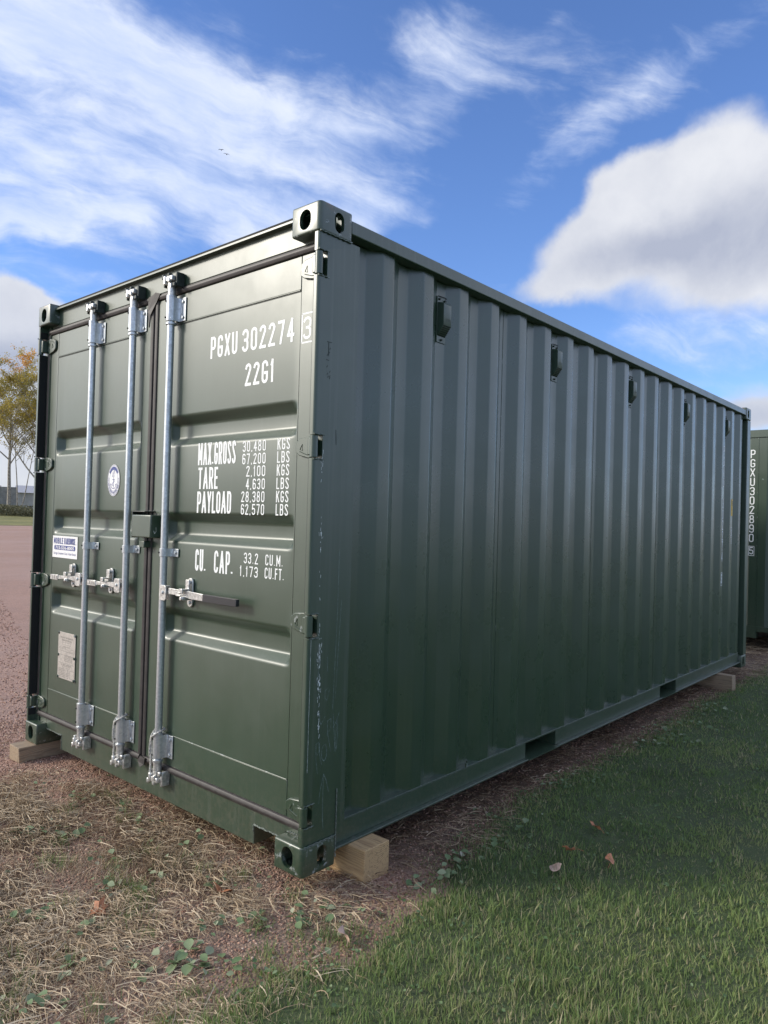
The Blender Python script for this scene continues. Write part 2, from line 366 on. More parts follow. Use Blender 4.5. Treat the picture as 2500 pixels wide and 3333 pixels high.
def boolean(o,cutters):
    for cmb in cutters:
        me=bpy.data.meshes.new('c'); me.from_pydata(cmb.v,[],cmb.f)
        bm=bmesh.new(); bm.from_mesh(me); bmesh.ops.recalc_face_normals(bm,faces=bm.faces); bm.to_mesh(me); bm.free()
        c=bpy.data.objects.new('c',me); COL.objects.link(c)
        md=o.modifiers.new('b','BOOLEAN'); md.object=c; md.operation='DIFFERENCE'; md.solver='EXACT'
        dg=bpy.context.evaluated_depsgraph_get(); nm=bpy.data.meshes.new_from_object(o.evaluated_get(dg))
        o.modifiers.clear(); old=o.data; o.data=nm; bpy.data.meshes.remove(old); bpy.data.objects.remove(c)
    return o
def bulk(name,V,F,m,tint=None,kind_='stuff',smooth=False):
    """large triangle soup from numpy arrays"""
    me=bpy.data.meshes.new(name); V=np.asarray(V,np.float32); F=np.asarray(F,np.int32)
    me.vertices.add(len(V)); me.vertices.foreach_set('co',V.ravel())
    me.loops.add(F.size); me.loops.foreach_set('vertex_index',F.ravel())
    me.polygons.add(len(F)); me.polygons.foreach_set('loop_start',np.arange(0,F.size,F.shape[1],dtype=np.int32))
    me.update(calc_edges=True)
    if tint is not None:
        a=me.attributes.new('tint','FLOAT','POINT'); a.data.foreach_set('value',np.asarray(tint,np.float32))
    if smooth: me.shade_smooth()
    o=bpy.data.objects.new(name,me); COL.objects.link(o); me.materials.append(MAT[m])
    if kind_: o['kind']=kind_
    return o

# ------------------------------------------------------------------ ground
def gz(x,y):
    x=np.asarray(x,float); y=np.asarray(y,float)
    fd=np.clip((6.5-y)/3,0,1)*np.clip((9-x)/2,0,1)*np.clip((x+4.5)/1.5,0,1)*np.clip((y+5)/1.5,0,1)
    z=-.092+fd*(.010*np.sin(1.7*x+.6)*np.sin(1.3*y+1.1)+.006*np.sin(5.1*x+2)*np.sin(4.3*y))+.012*np.clip((y-1.2)/1.5,0,1)*np.clip((6-y)/3,0,1)
    z=z+np.clip((y-62)/30,0,1)**1.3*1.42*np.clip((y-62)/10,0,1)
    return z
def lawn_edge(x):
    return np.interp(x,[-3,-1.5,-.7,-.45,-.3,-.08,.05,.25,.5,.8,1.15,1.35,2.0,2.6,3.6,4.6,5.4,6.5,9],[-.1,-.12,-.20,-.15,-.22,-.31,-.33,-.26,-.25,-.15,-.06,.01,.0,-.03,-.06,-.01,-.02,.0,-.03])
def grid_axis(segs):
    out=[]
    for a,b,n in segs: out+=list(np.linspace(a,b,n,endpoint=False))
    out.append(segs[-1][1]); return np.array(out)
def sheet(name,xs,ys,zf,m,keep=None):
    X,Y=np.meshgrid(xs,ys); Z=zf(X,Y); nx,ny=len(xs),len(ys)
    i=np.arange(nx-1); j=np.arange(ny-1); I,J=np.meshgrid(i,j); a=J*nx+I
    F=np.stack([a,a+1,a+nx+1,a+nx],-1).reshape(-1,4)
    V=np.stack([X,Y,Z],-1).reshape(-1,3)
    if keep is not None:
        F=F[keep(V[F].mean(1)[:,0],V[F].mean(1)[:,1])]
    o=bulk(name,V,F,m,None,None,True); o['kind']='structure'; return o
xs=grid_axis([(-2500,-60,12),(-60,-4,16),(-4,8,150),(8,60,30),(60,2500,14)])
ys=grid_axis([(-2500,-60,12),(-60,-4,16),(-4,6,120),(6,60,30),(60,110,26),(110,2500,12)])
sheet('ground',xs,ys,gz,'gravel_ground')
# lawn with its ragged edge
def lawn_mesh():
    xs=grid_axis([(-60,-4,20),(-4,8,200),(8,60,24)]); n=30; V=[];F=[]
    for x in xs:
        e=float(lawn_edge(x))-.085+.03*math.sin(13*x)+.02*math.sin(37*x+1)+.02*math.sin(83*x)
        for k in range(n+1):
            y=e-.0-(k/n)**2.2*70; zz=float(gz(x,y))+.004+.012*min(1,(e-y)/.15)
            V.append((x,y,zz))
    for i in range(len(xs)-1):
        for k in range(n):
            a=i*(n+1)+k; F.append((a,a+1,a+n+2,a+n+1))
    o=bulk('lawn',np.array(V),np.array(F),'lawn_soil',None,None,True); o['kind']='structure'
lawn_mesh()
# grass bank beyond the gravel yard
xs2=grid_axis([(-400,-40,20),(-40,120,60),(120,500,16)]); ys2=grid_axis([(66,112,30),(112,600,10)])
sheet('grass_field',xs2,ys2,lambda x,y:gz(x,y)+.02,'far_grass')

# ------------------------------------------------------------------ stroke lettering
def arc(cx,cy,rx,ry,a0,a1,n=7):
    return [(cx+rx*math.cos(R(a0+(a1-a0)*i/n)),cy+ry*math.sin(R(a0+(a1-a0)*i/n))) for i in range(n+1)]
r=.17
G={
'P':([[(0,0),(0,1)],[(0,1),(.6,1)]+arc(.6,1-r,.4,r,90,0)+arc(.6,.45+r,.4,r,0,-90)+[(0,.45)]],1),
'G':([arc(.5,1-r,.5,r,0,180)+arc(.5,r,.5,r,180,360)+[(1,.45),(.55,.45)]],1),
'X':([[(0,0),(1,1)],[(0,1),(1,0)]],1),
'U':([[(0,1)]+arc(.5,r,.5,r,180,360)+[(1,1)]],1),
'3':([arc(.5,1-r,.5,r,170,0)+arc(.55,.52+r*.9,.45,r*.9,0,-90)+[(.4,.52)],[(.4,.52)]+arc(.5,.52-r,.5,r,90,0)+arc(.5,r,.5,r,0,-170)],1),
'0':([arc(.5,1-r,.5,r,0,180)+arc(.5,r,.5,r,180,360)+[(1,1-r)]],1),
'2':([arc(.5,1-r,.5,r,175,-20)+[(0,0)],[(-.02,0),(1.02,0)]],1),
'7':([[(0,1),(1,1),(.42,0)]],1),
'4':([[(.72,0),(.72,1),(0,.28),(1.05,.28)]],1),
'1':([[(.1,.82),(.5,1),(.5,0)]],.62),
'M':([[(0,0),(0,1),(.5,.25),(1,1),(1,0)]],1.25),
'A':([[(0,0),(.5,1),(1,0)],[(.18,.3),(.82,.3)]],1.15),
'R':([[(0,0),(0,1)],[(0,1),(.6,1)]+arc(.6,1-r,.4,r,90,0)+arc(.6,.48+r,.4,r,0,-90)+[(0,.48)],[(.55,.48),(1,0)]],1),
'O':([arc(.5,1-r,.5,r,0,180)+arc(.5,r,.5,r,180,360)+[(1,1-r)]],1),
'S':([arc(.5,1-r,.5,r,10,180)+[(.02,.74),(.98,.28)]+arc(.5,r,.5,r,0,-170)],1),
'T':([[(0,1),(1,1)],[(.5,1),(.5,0)]],1),
'E':([[(1,1),(0,1),(0,0),(1,0)],[(0,.52),(.85,.52)]],.85),
'Y':([[(0,1),(.5,.45),(.5,0)],[(1,1),(.5,.45)]],1),
'L':([[(0,1),(0,0),(1,0)]],.85),
'D':([[(0,0),(0,1),(.5,1)]+arc(.5,1-r,.5,r,90,0)+arc(.5,r,.5,r,0,-90)+[(0,0)]],1),
'C':([arc(.5,1-r,.5,r,0,180)+arc(.5,r,.5,r,180,360)],1),
'K':([[(0,0),(0,1)],[(1,1),(0,.42)],[(.35,.62),(1,0)]],1),
'B':([[(0,0),(0,1),(.55,1)]+arc(.55,1-r,.4,r,90,0)+arc(.55,.52+r*.9,.4,r*.9,0,-90)+[(0,.52)],[(.5,.52)]+arc(.55,.52-r,.45,r,90,0)+arc(.55,r,.45,r,0,-90)+[(0,0)]],1),
'F':([[(1,1),(0,1),(0,0)],[(0,.52),(.85,.52)]],.85),
'6':([arc(.5,1-r,.5,r,10,180)+arc(.5,r,.5,r,180,360)+[(1,.56-r)],arc(.5,.56-r,.5,r,0,180)],1),
'8':([arc(.5,1-r,.44,r,-90,270,14),arc(.5,1-r,.44,r,0,180)+arc(.5,.52+r,.44,r,180,360)+[(.94,1-r)],arc(.5,.52-r,.5,r,0,180)+arc(.5,r,.5,r,180,360)+[(1,.52-r)]][1:],1),
'5':([[(.95,1),(.05,1),(.0,.55)]+arc(.5,.60-r,.5,r,120,0)+arc(.5,r,.5,r,0,-170)],1),
'9':([arc(.5,r,.5,r,-170,0)+arc(.5,1-r,.5,r,0,180)+[(0,.44+r)],arc(.5,.44+r,.5,r,180,360)],1),
'.':([[(.5,-.01),(.5,.075)]],.35),
',':([[(.5,.07),(.5,.0),(.15,-.12)]],.35),
' ':([],.9),
}
def ribbon(path,w,out,z=0.):
    pts=[Vector(p) for p in path]; seg=[pts[0]]; parts=[]
    for a,b,c in zip(pts,pts[1:],pts[2:]):
        seg.append(b)
        if (b-a).length>1e-5 and (c-b).length>1e-5 and (b-a).normalized().dot((c-b).normalized())<.1: parts.append(seg); seg=[b]
    seg.append(pts[-1]); parts.append(seg)
    for k,sg in enumerate(parts):
        ww=w(0) if callable(w) else w
        if k>0 and len(sg)>1: sg[0]=sg[0]-(sg[1]-sg[0]).normalized()*ww*.5
        if k<len(parts)-1: sg[-1]=sg[-1]+(sg[-1]-sg[-2]).normalized()*ww*.5
        ribbon1(sg,w,out,z+k*.8e-5)
def ribbon1(path,w,out,z=0.):
    """flat stroke of width w along a 2D path with mitred joints"""
    P=[Vector(p) for p in path]; Q=[P[0]]
    for p in P[1:]:
        if (p-Q[-1]).length>1e-5: Q.append(p)
    P=Q
    if len(P)<2: return
    L=[];Rr=[]
    for i,p in enumerate(P):
        d0=(p-P[i-1]).normalized() if i else None; d1=(P[i+1]-p).normalized() if i<len(P)-1 else None
        d=((d0 or d1)+(d1 or d0)); d=d.normalized() if d.length>.35 else (d1 or d0)
        n=Vector((-d.y,d.x)); ref=d0 or d1; k=1/max(.5,abs(n.dot(Vector((-ref.y,ref.x)))))
        ww=w(i/(len(P)-1)) if callable(w) else w
        L.append(p+n*ww/2*k); Rr.append(p-n*ww/2*k)
    k0=len(out[0])
    for a,b in zip(L,Rr): out[0].append((a.x,a.y,z)); out[0].append((b.x,b.y,z))
    for i in range(len(P)-1): out[1].append((k0+2*i,k0+2*i+1,k0+2*i+3,k0+2*i+2))
def ext(P,w):
    a,b=Vector(P[0]),Vector(P[-1])
    if (a-b).length<1e-6 or len(P)<2: return P
    P=[Vector(p) for p in P]
    if (P[1]-P[0]).length>1e-6: P[0]=P[0]-(P[1]-P[0]).normalized()*w*.49
    if (P[-1]-P[-2]).length>1e-6: P[-1]=P[-1]+(P[-1]-P[-2]).normalized()*w*.49
    return P
def lettering(txt,u0,u1,v0,h,place,name='marking',m='white_print',parent=None,sw=.118,gap=.42,frame=None,vertical=0,depth=.0007):
    """strokes of txt fitted between u0 and u1; place(u,v,out) -> world"""
    out=([],[]); w=h*sw
    if not vertical:
        adv=[G[c][1]+gap for c in txt]; tot=sum(adv)-gap; sc=(u1-u0)/tot; x=u0
        for q,(c,a) in enumerate(zip(txt,adv)):
            gw=(a-gap)*sc
            for s_ in G[c][0]:
                z=.00003*q
                ribbon(ext([(x+w/2+p[0]*(gw-w) if gw>w else x+p[0]*gw, v0+w/2+p[1]*(h-w)) for p in s_],w*(c not in '.,')),w,out,z+len(out[1])*.5e-5)
            x+=a*sc
    else:
        v=v0
        for q,c in enumerate(txt):
            if c!=' ':
                for s_ in G[c][0]: ribbon(ext([(u0+w/2+p[0]*(u1-u0-w),v-h+w/2+p[1]*(h-w)) for p in s_],w),w,out,len(out[1])*.5e-5)
            v-=vertical
    if frame:
        a,b,c,d=frame; fw=h*.07
        for s_ in ([(a,c),(b,c)],[(b,c),(b,d)],[(b,d),(a,d)],[(a,d),(a,c)]):
            (p,q)=s_; ribbon([p,q],fw,out,-.0002)
    me=bpy.data.meshes.new(name); me.from_pydata([place(u,v,z) for u,v,z in out[0]],[],out[1]); me.update()
    return link(name,me,m,parent)
def door_place(X): return lambda u,v,z:(X-z,-u,v)        # u = -y
def strokes(name,paths,place,m,parent,w):
    out=([],[])
    for p in paths: ribbon(p,w,out,len(out[1])*.5e-5)
    me=bpy.data.meshes.new(name); me.from_pydata([place(u,v,z) for u,v,z in out[0]],[],out[1]); me.update()
    return link(name,me,m,parent)
def small_text(txt,uc,vc,wid,hgt,place,m,parent,name='print',bold=0.,shear=0.):
    cu_=bpy.data.curves.new('t','FONT'); cu_.body=txt; cu_.size=1; cu_.offset=bold; cu_.resolution_u=2; cu_.shear=shear
    o=bpy.data.objects.new('t',cu_); COL.objects.link(o); dg=bpy.context.evaluated_depsgraph_get()
    me=bpy.data.meshes.new_from_object(o.evaluated_get(dg)); bpy.data.objects.remove(o)
    v=np.array([x.co[:] for x in me.vertices]); mn,mx=v.min(0),v.max(0); s=mx-mn; s[s==0]=1
    for x in me.vertices:
        u=(x.co.x-mn[0])/s[0]-.5; w=(x.co.y-mn[1])/s[1]-.5; x.co=place(uc+u*wid,vc+w*hgt,0)
    me.name=name; me.materials.clear()
    return link(name,me,m,parent)

# ------------------------------------------------------------------ the container
L_,W_,H_=6.058,2.438,2.591
def stadium(cx,cz,w,h,n=10):
    r=w/2; s=h/2-r
    return [(cx+r*math.cos(math.pi*i/n),cz+s+r*math.sin(math.pi*i/n)) for i in range(n+1)]+[(cx-r*math.cos(math.pi*i/n),cz-s-r*math.sin(math.pi*i/n)) for i in range(n+1)]
def casting_mesh():
    """near, right, top casting: x 0..0.178, y 0..0.162, z 0..0.118"""
    mb=MB(); rc=.020; 
    pts=[(rc-rc*math.cos(R(a)),rc-rc*math.sin(R(a))) for a in range(0,91,15)]+[(.178,0),(.178,.162),(0,.162)]
    mb.prism(pts,'z',0,.118); o=mb.build('corner_casting','green_paint_worn')
    md=o.modifiers.new('b','BEVEL'); md.width=.008; md.segments=3; md.limit_method='ANGLE'; md.angle_limit=R(60)
    dg=bpy.context.evaluated_depsgraph_get(); nm=bpy.data.meshes.new_from_object(o.evaluated_get(dg)); o.modifiers.clear(); o.data=nm
    boolean(o,[MB().box(.018,.160,.016,.146,.014,.104),
               MB().prism(stadium(.084,.057,.064,.080),'x',-.05,.05),
               MB().prism(stadium(.105,.057,.052,.080),'y',-.05,.05),
               MB().prism([(p[0]+.0,p[1]) for p in [(y_,x_) for x_,y_ in stadium(.081,.10,.064,.124)]],'z',.09,.2)])
    me=o.data; bpy.data.objects.remove(o); me.shade_smooth(); me.set_sharp_from_angle(angle=R(35)); return me
CAST=casting_mesh()
def mirror_mesh(me,sx,sy,sz,off):
    n=me.copy(); n.transform(Matrix.Diagonal((sx,sy,sz,1)))
    if sx*sy*sz<0: n.flip_normals()
    n.transform(Matrix.Translation(off)); return n
PITCH_C=.2832
def corr_profile(e0,n,yo,yi,x_start,x_end):
    """outer edge at e0+k*pitch; returns (x,y) polyline with softened bends"""
    pts=[(x_start,yi)]
    for k in range(n):
        e=e0+PITCH_C*k
        pts+=[(e-.141,yi),(e-.073,yo),(e,yo),(e+.068,yi)]
    pts.append((x_end,yi)); pts=[p for i,p in enumerate(pts) if i==0 or i==len(pts)-1 or (pts[i-1][0]<p[0]-1e-4 and p[0]<x_end-1e-4)]
    out=[pts[0]]
    for a,b,c in zip(pts,pts[1:],pts[2:]):
        b_=Vector(b); va=(Vector(a)-b_); vc=(Vector(c)-b_); d=min(.006,va.length/3,vc.length/3)
        p=b_+va.normalized()*d; q=b_+vc.normalized()*d
        for t in (0,.33,.67,1): pt_=p.lerp(b_,t).lerp(b_.lerp(q,t),t); out.append(tuple(pt_))
    out.append(pts[-1]); return out
def sheet_from_profile(pr,z0,z1,swap=False,nz=1,thick=.0016):
    mb=MB(); n=len(pr); 
    for k in range(nz+1):
        z=z0+(z1-z0)*k/nz
        for p in pr: mb.v.append((p[0],p[1],z) if not swap else (p[1],p[0],z))
    for k in range(nz):
        for i in range(n-1):
            f=(k*n+i,k*n+i+1,(k+1)*n+i+1,(k+1)*n+i); mb.f.append(f if not swap else f[::-1])
    return mb

def shell(root,detail=True):
    """frame, side walls, roof and floor common to both containers; the door end is at x=0 and is added apart"""
    for iz in (0,1):
        for ix in (0,1):
            for iy in (0,1):
                if iz: me=mirror_mesh(CAST,-1 if ix else 1,-1 if iy else 1,1,(L_*ix,W_*iy,H_-.118))
                else: me=mirror_mesh(CAST,-1 if ix else 1,-1 if iy else 1,-1,(L_*ix,W_*iy,.118))
                me.materials.clear(); link('corner_casting',me,'green_paint_worn',root)
    # side walls
    pr=corr_profile(.478,20,.030,.066,.225,5.945)
    for iy in (0,1):
        p2=pr if not iy else [(x,W_-y) for x,y in pr]
        mb=sheet_from_profile(p2,.150,2.512)
        o=mb.build('side_wall','green_paint_side',root,smooth=28,fix=False)
        if iy: o.data.flip_normals()
        Y=lambda a:(a if not iy else W_-a)
        def bx(mb,x0,x1,a,b,z0,z1): y0,y1=sorted((Y(a),Y(b))); return mb.box(x0,x1,y0,y1,z0,z1)
        # top rail: square tube
        bx(MB(),.179,L_-.179,.004,.064,2.510,2.566).build('top_rail','green_paint_post',root,bev=.005)
        # bottom rail: channel, web between flanges, two forklift pockets
        mb=MB()
        for x0,x1 in ((.181,1.71),(2.072,3.761),(4.121,L_-.181)): bx(mb,x0,x1,.030,.036,.062,.1465)
        bx(mb,.181,L_-.181,.028,.110,.147,.153)       # top flange
        mb.build('bottom_rail','green_paint',root,bev=.0015)
        mb=MB()
        for x0,x1 in ((.181,1.71),(2.072,3.761),(4.121,L_-.181)): bx(mb,x0,x1,.006,.060,.0525,.0615)
        mb.build('rail_flange','green_paint_dusty',root,bev=.002)
        for x0,x1 in ((1.7105,2.0715),(3.7615,4.1205)):
            mb=MB(); bx(mb,x0,x1,.002,2.43/2,.0535,.0590); bx(mb,x0,x0+.004,.031,W_/2,.0595,.146); bx(mb,x1-.004,x1,.031,W_/2,.0595,.146); bx(mb,x0+.005,x1-.005,.031,W_/2,.142,.1465)
            mb.build('forklift_pocket','green_paint_post',root)
    # roof, floor, cross members
    mb=MB(); mb.box(.03,L_-.03,.066,W_-.066,2.556,2.5645); n=21
    for i in range(n): x=.35+i*.26; mb.prism([(x,2.565),(x+.03,2.583),(x+.12,2.583),(x+.15,2.565)],'y',.14,W_-.14)
    mb.build('roof','green_paint',root)
    MB().box(.10,L_-.10,.070,W_-.070,.154,.180).build('floor','dark_inside',root)
    cm=None
    for i in range(17):
        x=.55+i*.31
        if any(abs(x-c)<.20 for c in (1.89,3.94)): continue
        if cm is None: cm=MB().box(-.003,.003,.04,W_-.04,.035,.147).box(-.003,.045,.04,W_-.04,.030,.0345).build('cross_member','dark_paint',root); cm.location.x=x
        else: c=cm.copy(); COL.objects.link(c); c.location.x=x
    # far (front) end: posts, header, sill, corrugated wall
    for iy in (0,1):
        y0,y1=(.003,.080) if not iy else (W_-.080,W_-.003)
        MB().box(L_-.110,L_-.003,y0,y1,.119,H_-.119).build('corner_post','green_paint_post',root,bev=.006)
    MB().box(L_-.105,L_-.018,.163,W_-.163,H_-.100,H_-.008).build('front_header','green_paint',root,bev=.004)
    mb=MB().box(L_-.10,L_-.018,.163,.18,.150,.212).box(L_-.10,L_-.018,.45,W_-.45,.072,.212).box(L_-.10,L_-.018,.081,.449,.150,.212).box(L_-.10,L_-.018,W_-.449,W_-.081,.150,.212)
    mb.build('front_sill','green_paint',root)
    a,b=L_-.030,L_-.066; f=[(W_-.081,b),(W_-.30,b),(W_-.365,a),(W_-.55,a)]
    y=W_-.55
    while y>.55: f+=[(y-.068,b),(y-.138,b),(y-.206,a),(y-.276,a)]; y-=.276
    f+=[(.30,b),(.081,b)]
    sheet_from_profile([(p[0],p[1]) for p in f],.212,H_-.100,swap=True).build('front_wall','green_paint',root,smooth=20,fix=True)
    return root

C1=empty('shipping_container',(0,0,0))
tag(C1,'large green shipping container in front, closed double doors with galvanised locking bars','shipping container','green shipping containers')
shell(C1)

# near (door) end posts, with openings for the hinges
HZ=[(2.305,2.400),(1.600,1.690),(.912,1.000),(.190,.270)]
def post(iy):
    Y=(lambda a:a) if not iy else (lambda a:W_-a)
    pts=[(.004+.012-.012*math.sin(R(a)),.004+.012-.012*math.cos(R(a))) for a in range(0,91,18)]+[(.004,.030),(.050,.030),(.050,.075),(.062,.075),(.062,.031),(.155,.031),(.155,.020),(.2290,.020),(.2290,.004)]
    pts=[(p[0],Y(p[1])) for p in pts]
    o=MB().prism(pts,'z',.1185,H_-.1185).build('corner_post','green_paint_post',None)
    cuts=[]
    for a,b in HZ:
        y0,y1=sorted((Y(-.01),Y(.0302))); cuts.append(MB().box(-.01,.0495,y0,y1,a,b))
        y0,y1=sorted((Y(.0),Y(.0782))); cuts.append(MB().box(-.01,.0635,y0,y1,a+.001,b-.001) if False else MB().box(.02,.0498,y0,y1,a,b))
    boolean(o,cuts); o.parent=C1; o.name='corner_post'
    me=o.data; me.materials.clear(); me.materials.append(MAT['green_paint_post'])
    md=o.modifiers.new('bevel','BEVEL'); md.width=.003; md.segments=2; md.limit_method='ANGLE'; md.angle_limit=R(38)
    me.shade_smooth(); me.set_sharp_from_angle(angle=R(50))
    # dark back of each opening and weld beads around it
    for a,b in HZ:
        y0,y1=sorted((Y(.031),Y(.034))); 
        for zz,s in ((a,-1),(b,1)):
            path=[(.002+ .058*i/8,Y(.0035+.002*math.sin(i*1.9)),zz+s*.003+.0012*math.sin(i*2.7)) for i in range(9)]
            MB().tube(path,[.0030+.0012*math.sin(i*2.1+a*9) for i in range(9)],6).build('weld_bead','weld' if False else 'green_paint_worn',o,smooth=60)
    return o
P0=post(0); P1=post(1)
for y0_,y1_,pp_ in ((.0302,.0335,P0),(W_-.0335,W_-.0302,P1)):  # near-black strips on the posts' inner faces, shade put in as colour
    for za_,zb_ in ((.150,.186),(.274,.908),(1.004,1.596),(1.694,2.301),(2.404,2.44)): MB().box(.006,.0495,y0_,y1_,za_,zb_).build('post_shade_strip','dark_inside',pp_)
# header and sill of the door end
mb=MB().box(.057,.120,.031,W_-.031,2.458,2.575); mb.build('door_header','green_paint',C1,bev=.004)
MB().box(.048,.125,.163,W_-.163,2.5755,2.586).build('header_lip','dark_inside',C1,bev=.002)
def sill():
    zt,zb,nz=.150,.008,.090; A,B=.356,2.080
    pts=[(.163,nz),(A,nz),(A,zb),(B,zb),(B,nz),(W_-.163,nz),(W_-.163,zt),(.163,zt)]
    mb=MB().prism([(p[0],p[1]) for p in pts],'x',.057,.110); o=mb.build('door_sill','green_paint_sill',C1,bev=.003)
    [MB().box(.057,.110,a_,b_,.1195,.150).build('sill_end','green_paint_sill',C1) for a_,b_ in ((.080,.1625),(W_-.1625,W_-.080))]
    # bright worn weld along the notches
    def bead(p,q,r=.0035,n=22,name='weld_bead'):
        P=[tuple(np.array(p)+(np.array(q)-np.array(p))*i/n+np.array([-.001*rnd.random(),0,.0022*rnd.uniform(-1,1)])) for i in range(n+1)]
        MB().tube(P,[r*rnd.uniform(.55,1.3) for _ in P],5).build(name,'weld',o,smooth=70)
    bead((.056,.200,nz),(.056,A,nz)); bead((.056,B,nz),(.056,2.27,nz)); bead((.056,A+.001,nz),(.056,A+.001,.06),.0022); bead((.056,B-.001,nz),(.056,B-.001,zb),.0022)
    bead((.056,.085,.128),(.056,.150,.126),.003)
    MB().box(.0575,.30,A-.001,A+.004,zb+.001,nz-.002).build('notch_plate','green_paint_sill',o); MB().box(.058,.30,B-.004,B+.001,zb+.001,nz-.002).build('notch_plate','green_paint_sill',o)
sill()

# ---- doors
REC=[(1.838,1.697),(1.377,1.240),(.925,.775)]
def door(y0,y1,py0,py1,side):
    """door from y0 to y1 with pressed panel py0..py1"""
    X=.055; ZB,ZT=.180,2.421; SB,ST=.3265,2.2825; d=MB()
    g=.0022
    # stiles and head / foot members
    d.box(X,X+.05,y0,py0-g,ZB,ZT).box(X,X+.05,py1+g,y1,ZB,ZT).box(X+.0005,X+.05,py0,py1,ZB,SB-g).box(X+.0005,X+.05,py0,py1,ST+g,ZT)
    o=d.build('door','green_paint',C1,bev=.0025)
    p=MB(); D=.040; sl=.036
    zs=[ST]; 
    def q(a,b,c,e): p.add([a,b,c,e],[(0,1,2,3)])
    bands=[]; z=ST
    for a,b in REC: bands.append(('f',z,a)); bands.append(('r',a,b)); z=b
    bands.append(('f',z,SB))
    rb=.007
    prof=[]                                       # rounded trough profile (x offset, z) used for the middle strip
    def rounded(pts,d_=.010):
        out=[pts[0]]
        for a,b,c in zip(pts,pts[1:],pts[2:]):
            b_=Vector(b); va=Vector(a)-b_; vc=Vector(c)-b_; dd=min(d_,va.length/2.2,vc.length/2.2)
            s=b_+va.normalized()*dd; e=b_+vc.normalized()*dd
            for t in (0,.25,.5,.75,1): out.append(tuple(s.lerp(b_,t).lerp(b_.lerp(e,t),t)))
        out.append(pts[-1]); return out
    line=[(0,ST)]
    for a,b in REC: line+=[(0,a),(D,a-.038),(D,b+.038),(0,b)]
    line.append((0,SB)); prof=rounded(line)
    # cross-section along y: depth factor 0 at the seams, 1 inside
    ys_=[py0,py0+.006]+[py0+.006+sl*t for t in (.12,.3,.5,.7,.88,1)]+[py1-.006-sl*t for t in (1,.88,.7,.5,.3,.12)]+[py1-.006,py1]
    def fac(y):
        t=min((y-py0-.006)/sl,(py1-.006-y)/sl,1); t=max(0,t); return t*t*(3-2*t)*.35+t*.65
    n=len(prof)
    for y in ys_:
        f=fac(y)
        for (dx,z) in prof: p.v.append((X+.0015+dx*f,y,z))
    for i in range(len(ys_)-1):
        for k in range(n-1): a=i*n+k; p.f.append((a,a+1,a+n+1,a+n))
    pan=p.build('door_panel','green_paint',o,smooth=32)
    # raised bead along the two horizontal seams
    for zz in (SB,ST):
        MB().tube([(X-.0006,py0+.003,zz),(X-.0006,py1-.003,zz)],.0024,6).build('seam_bead','green_paint_worn' if zz<1 else 'green_paint',o,smooth=60)
        MB().box(X+.001,X+.0025,py0,py1,zz-.007,zz-.0045).build('seam_groove','dark_inside',o)
    MB().box(X+.006,X+.012,py0-g,py0,SB,ST).box(X+.006,X+.012,py1,py1+g,SB,ST).build('seam_groove','dark_inside',o)
    # gasket around the leaf
    def gk(mb,kind_,a,b,c):
        w=.034
        if kind_=='h': pr=[(X+.004,c),(X-.006,c+.003),(X-.011,c+.013),(X-.0115,c+.019),(X-.006,c+w-.004),(X+.004,c+w)]; mb.prism([(x,z) for x,z in pr],'y',a,b)
        else: pr=[(X+.004,c),(X-.006,c+.003),(X-.010,c+.012),(X-.010,c+.018),(X-.006,c+w-.008),(X+.004,c+w-.004)]; mb.prism([(x,y) for x,y in pr],'z',a,b)
    mb=MB(); gk(mb,'h',y0-.010,y1+.012,2.4225); gk(mb,'h',y0-.010,y1+.010,.1465)
    if side=='R': gk(mb,'v',.1805,2.4222,y1-.006); gk(mb,'v',.1805,2.4222,y0-.028)
    else: gk(mb,'v',.1805,2.4222,y0-.024); gk(mb,'v',.1805,2.4222,y1-.003)
    mb.build('gasket','rubber',o,smooth=35)
    return o
DR=door(.066,1.196,.157,1.085,'R'); DL=door(1.252,2.372,1.325,2.268,'L')
# torn gasket flaps where the two leaves meet
for pts in ([(.043,1.275,2.452),(.040,1.235,2.455),(.036,1.200,2.463),(.040,1.165,2.452),(.041,1.19,2.425),(.038,1.245,2.36),(.041,1.262,2.30),(.041,1.275,2.38)],
            [(.040,1.22,.178),(.036,1.17,.176),(.034,1.175,.145),(.030,1.20,.128),(.037,1.235,.150)]):
    mb=MB(); n=len(pts); c=np.mean(pts,0); mb.add(pts+[(x+.006,y,z) for x,y,z in pts],[tuple(range(n)),tuple(range(n,2*n))[::-1]]+[(i,(i+1)%n,n+(i+1)%n,n+i) for i in range(n)])
    mb.build('gasket_flap','rubber',DR)
# dark strip in the centre joint
MB().box(.060,.064,1.1965,1.2515,.16,2.44).build('centre_strip','dark_inside',DR)

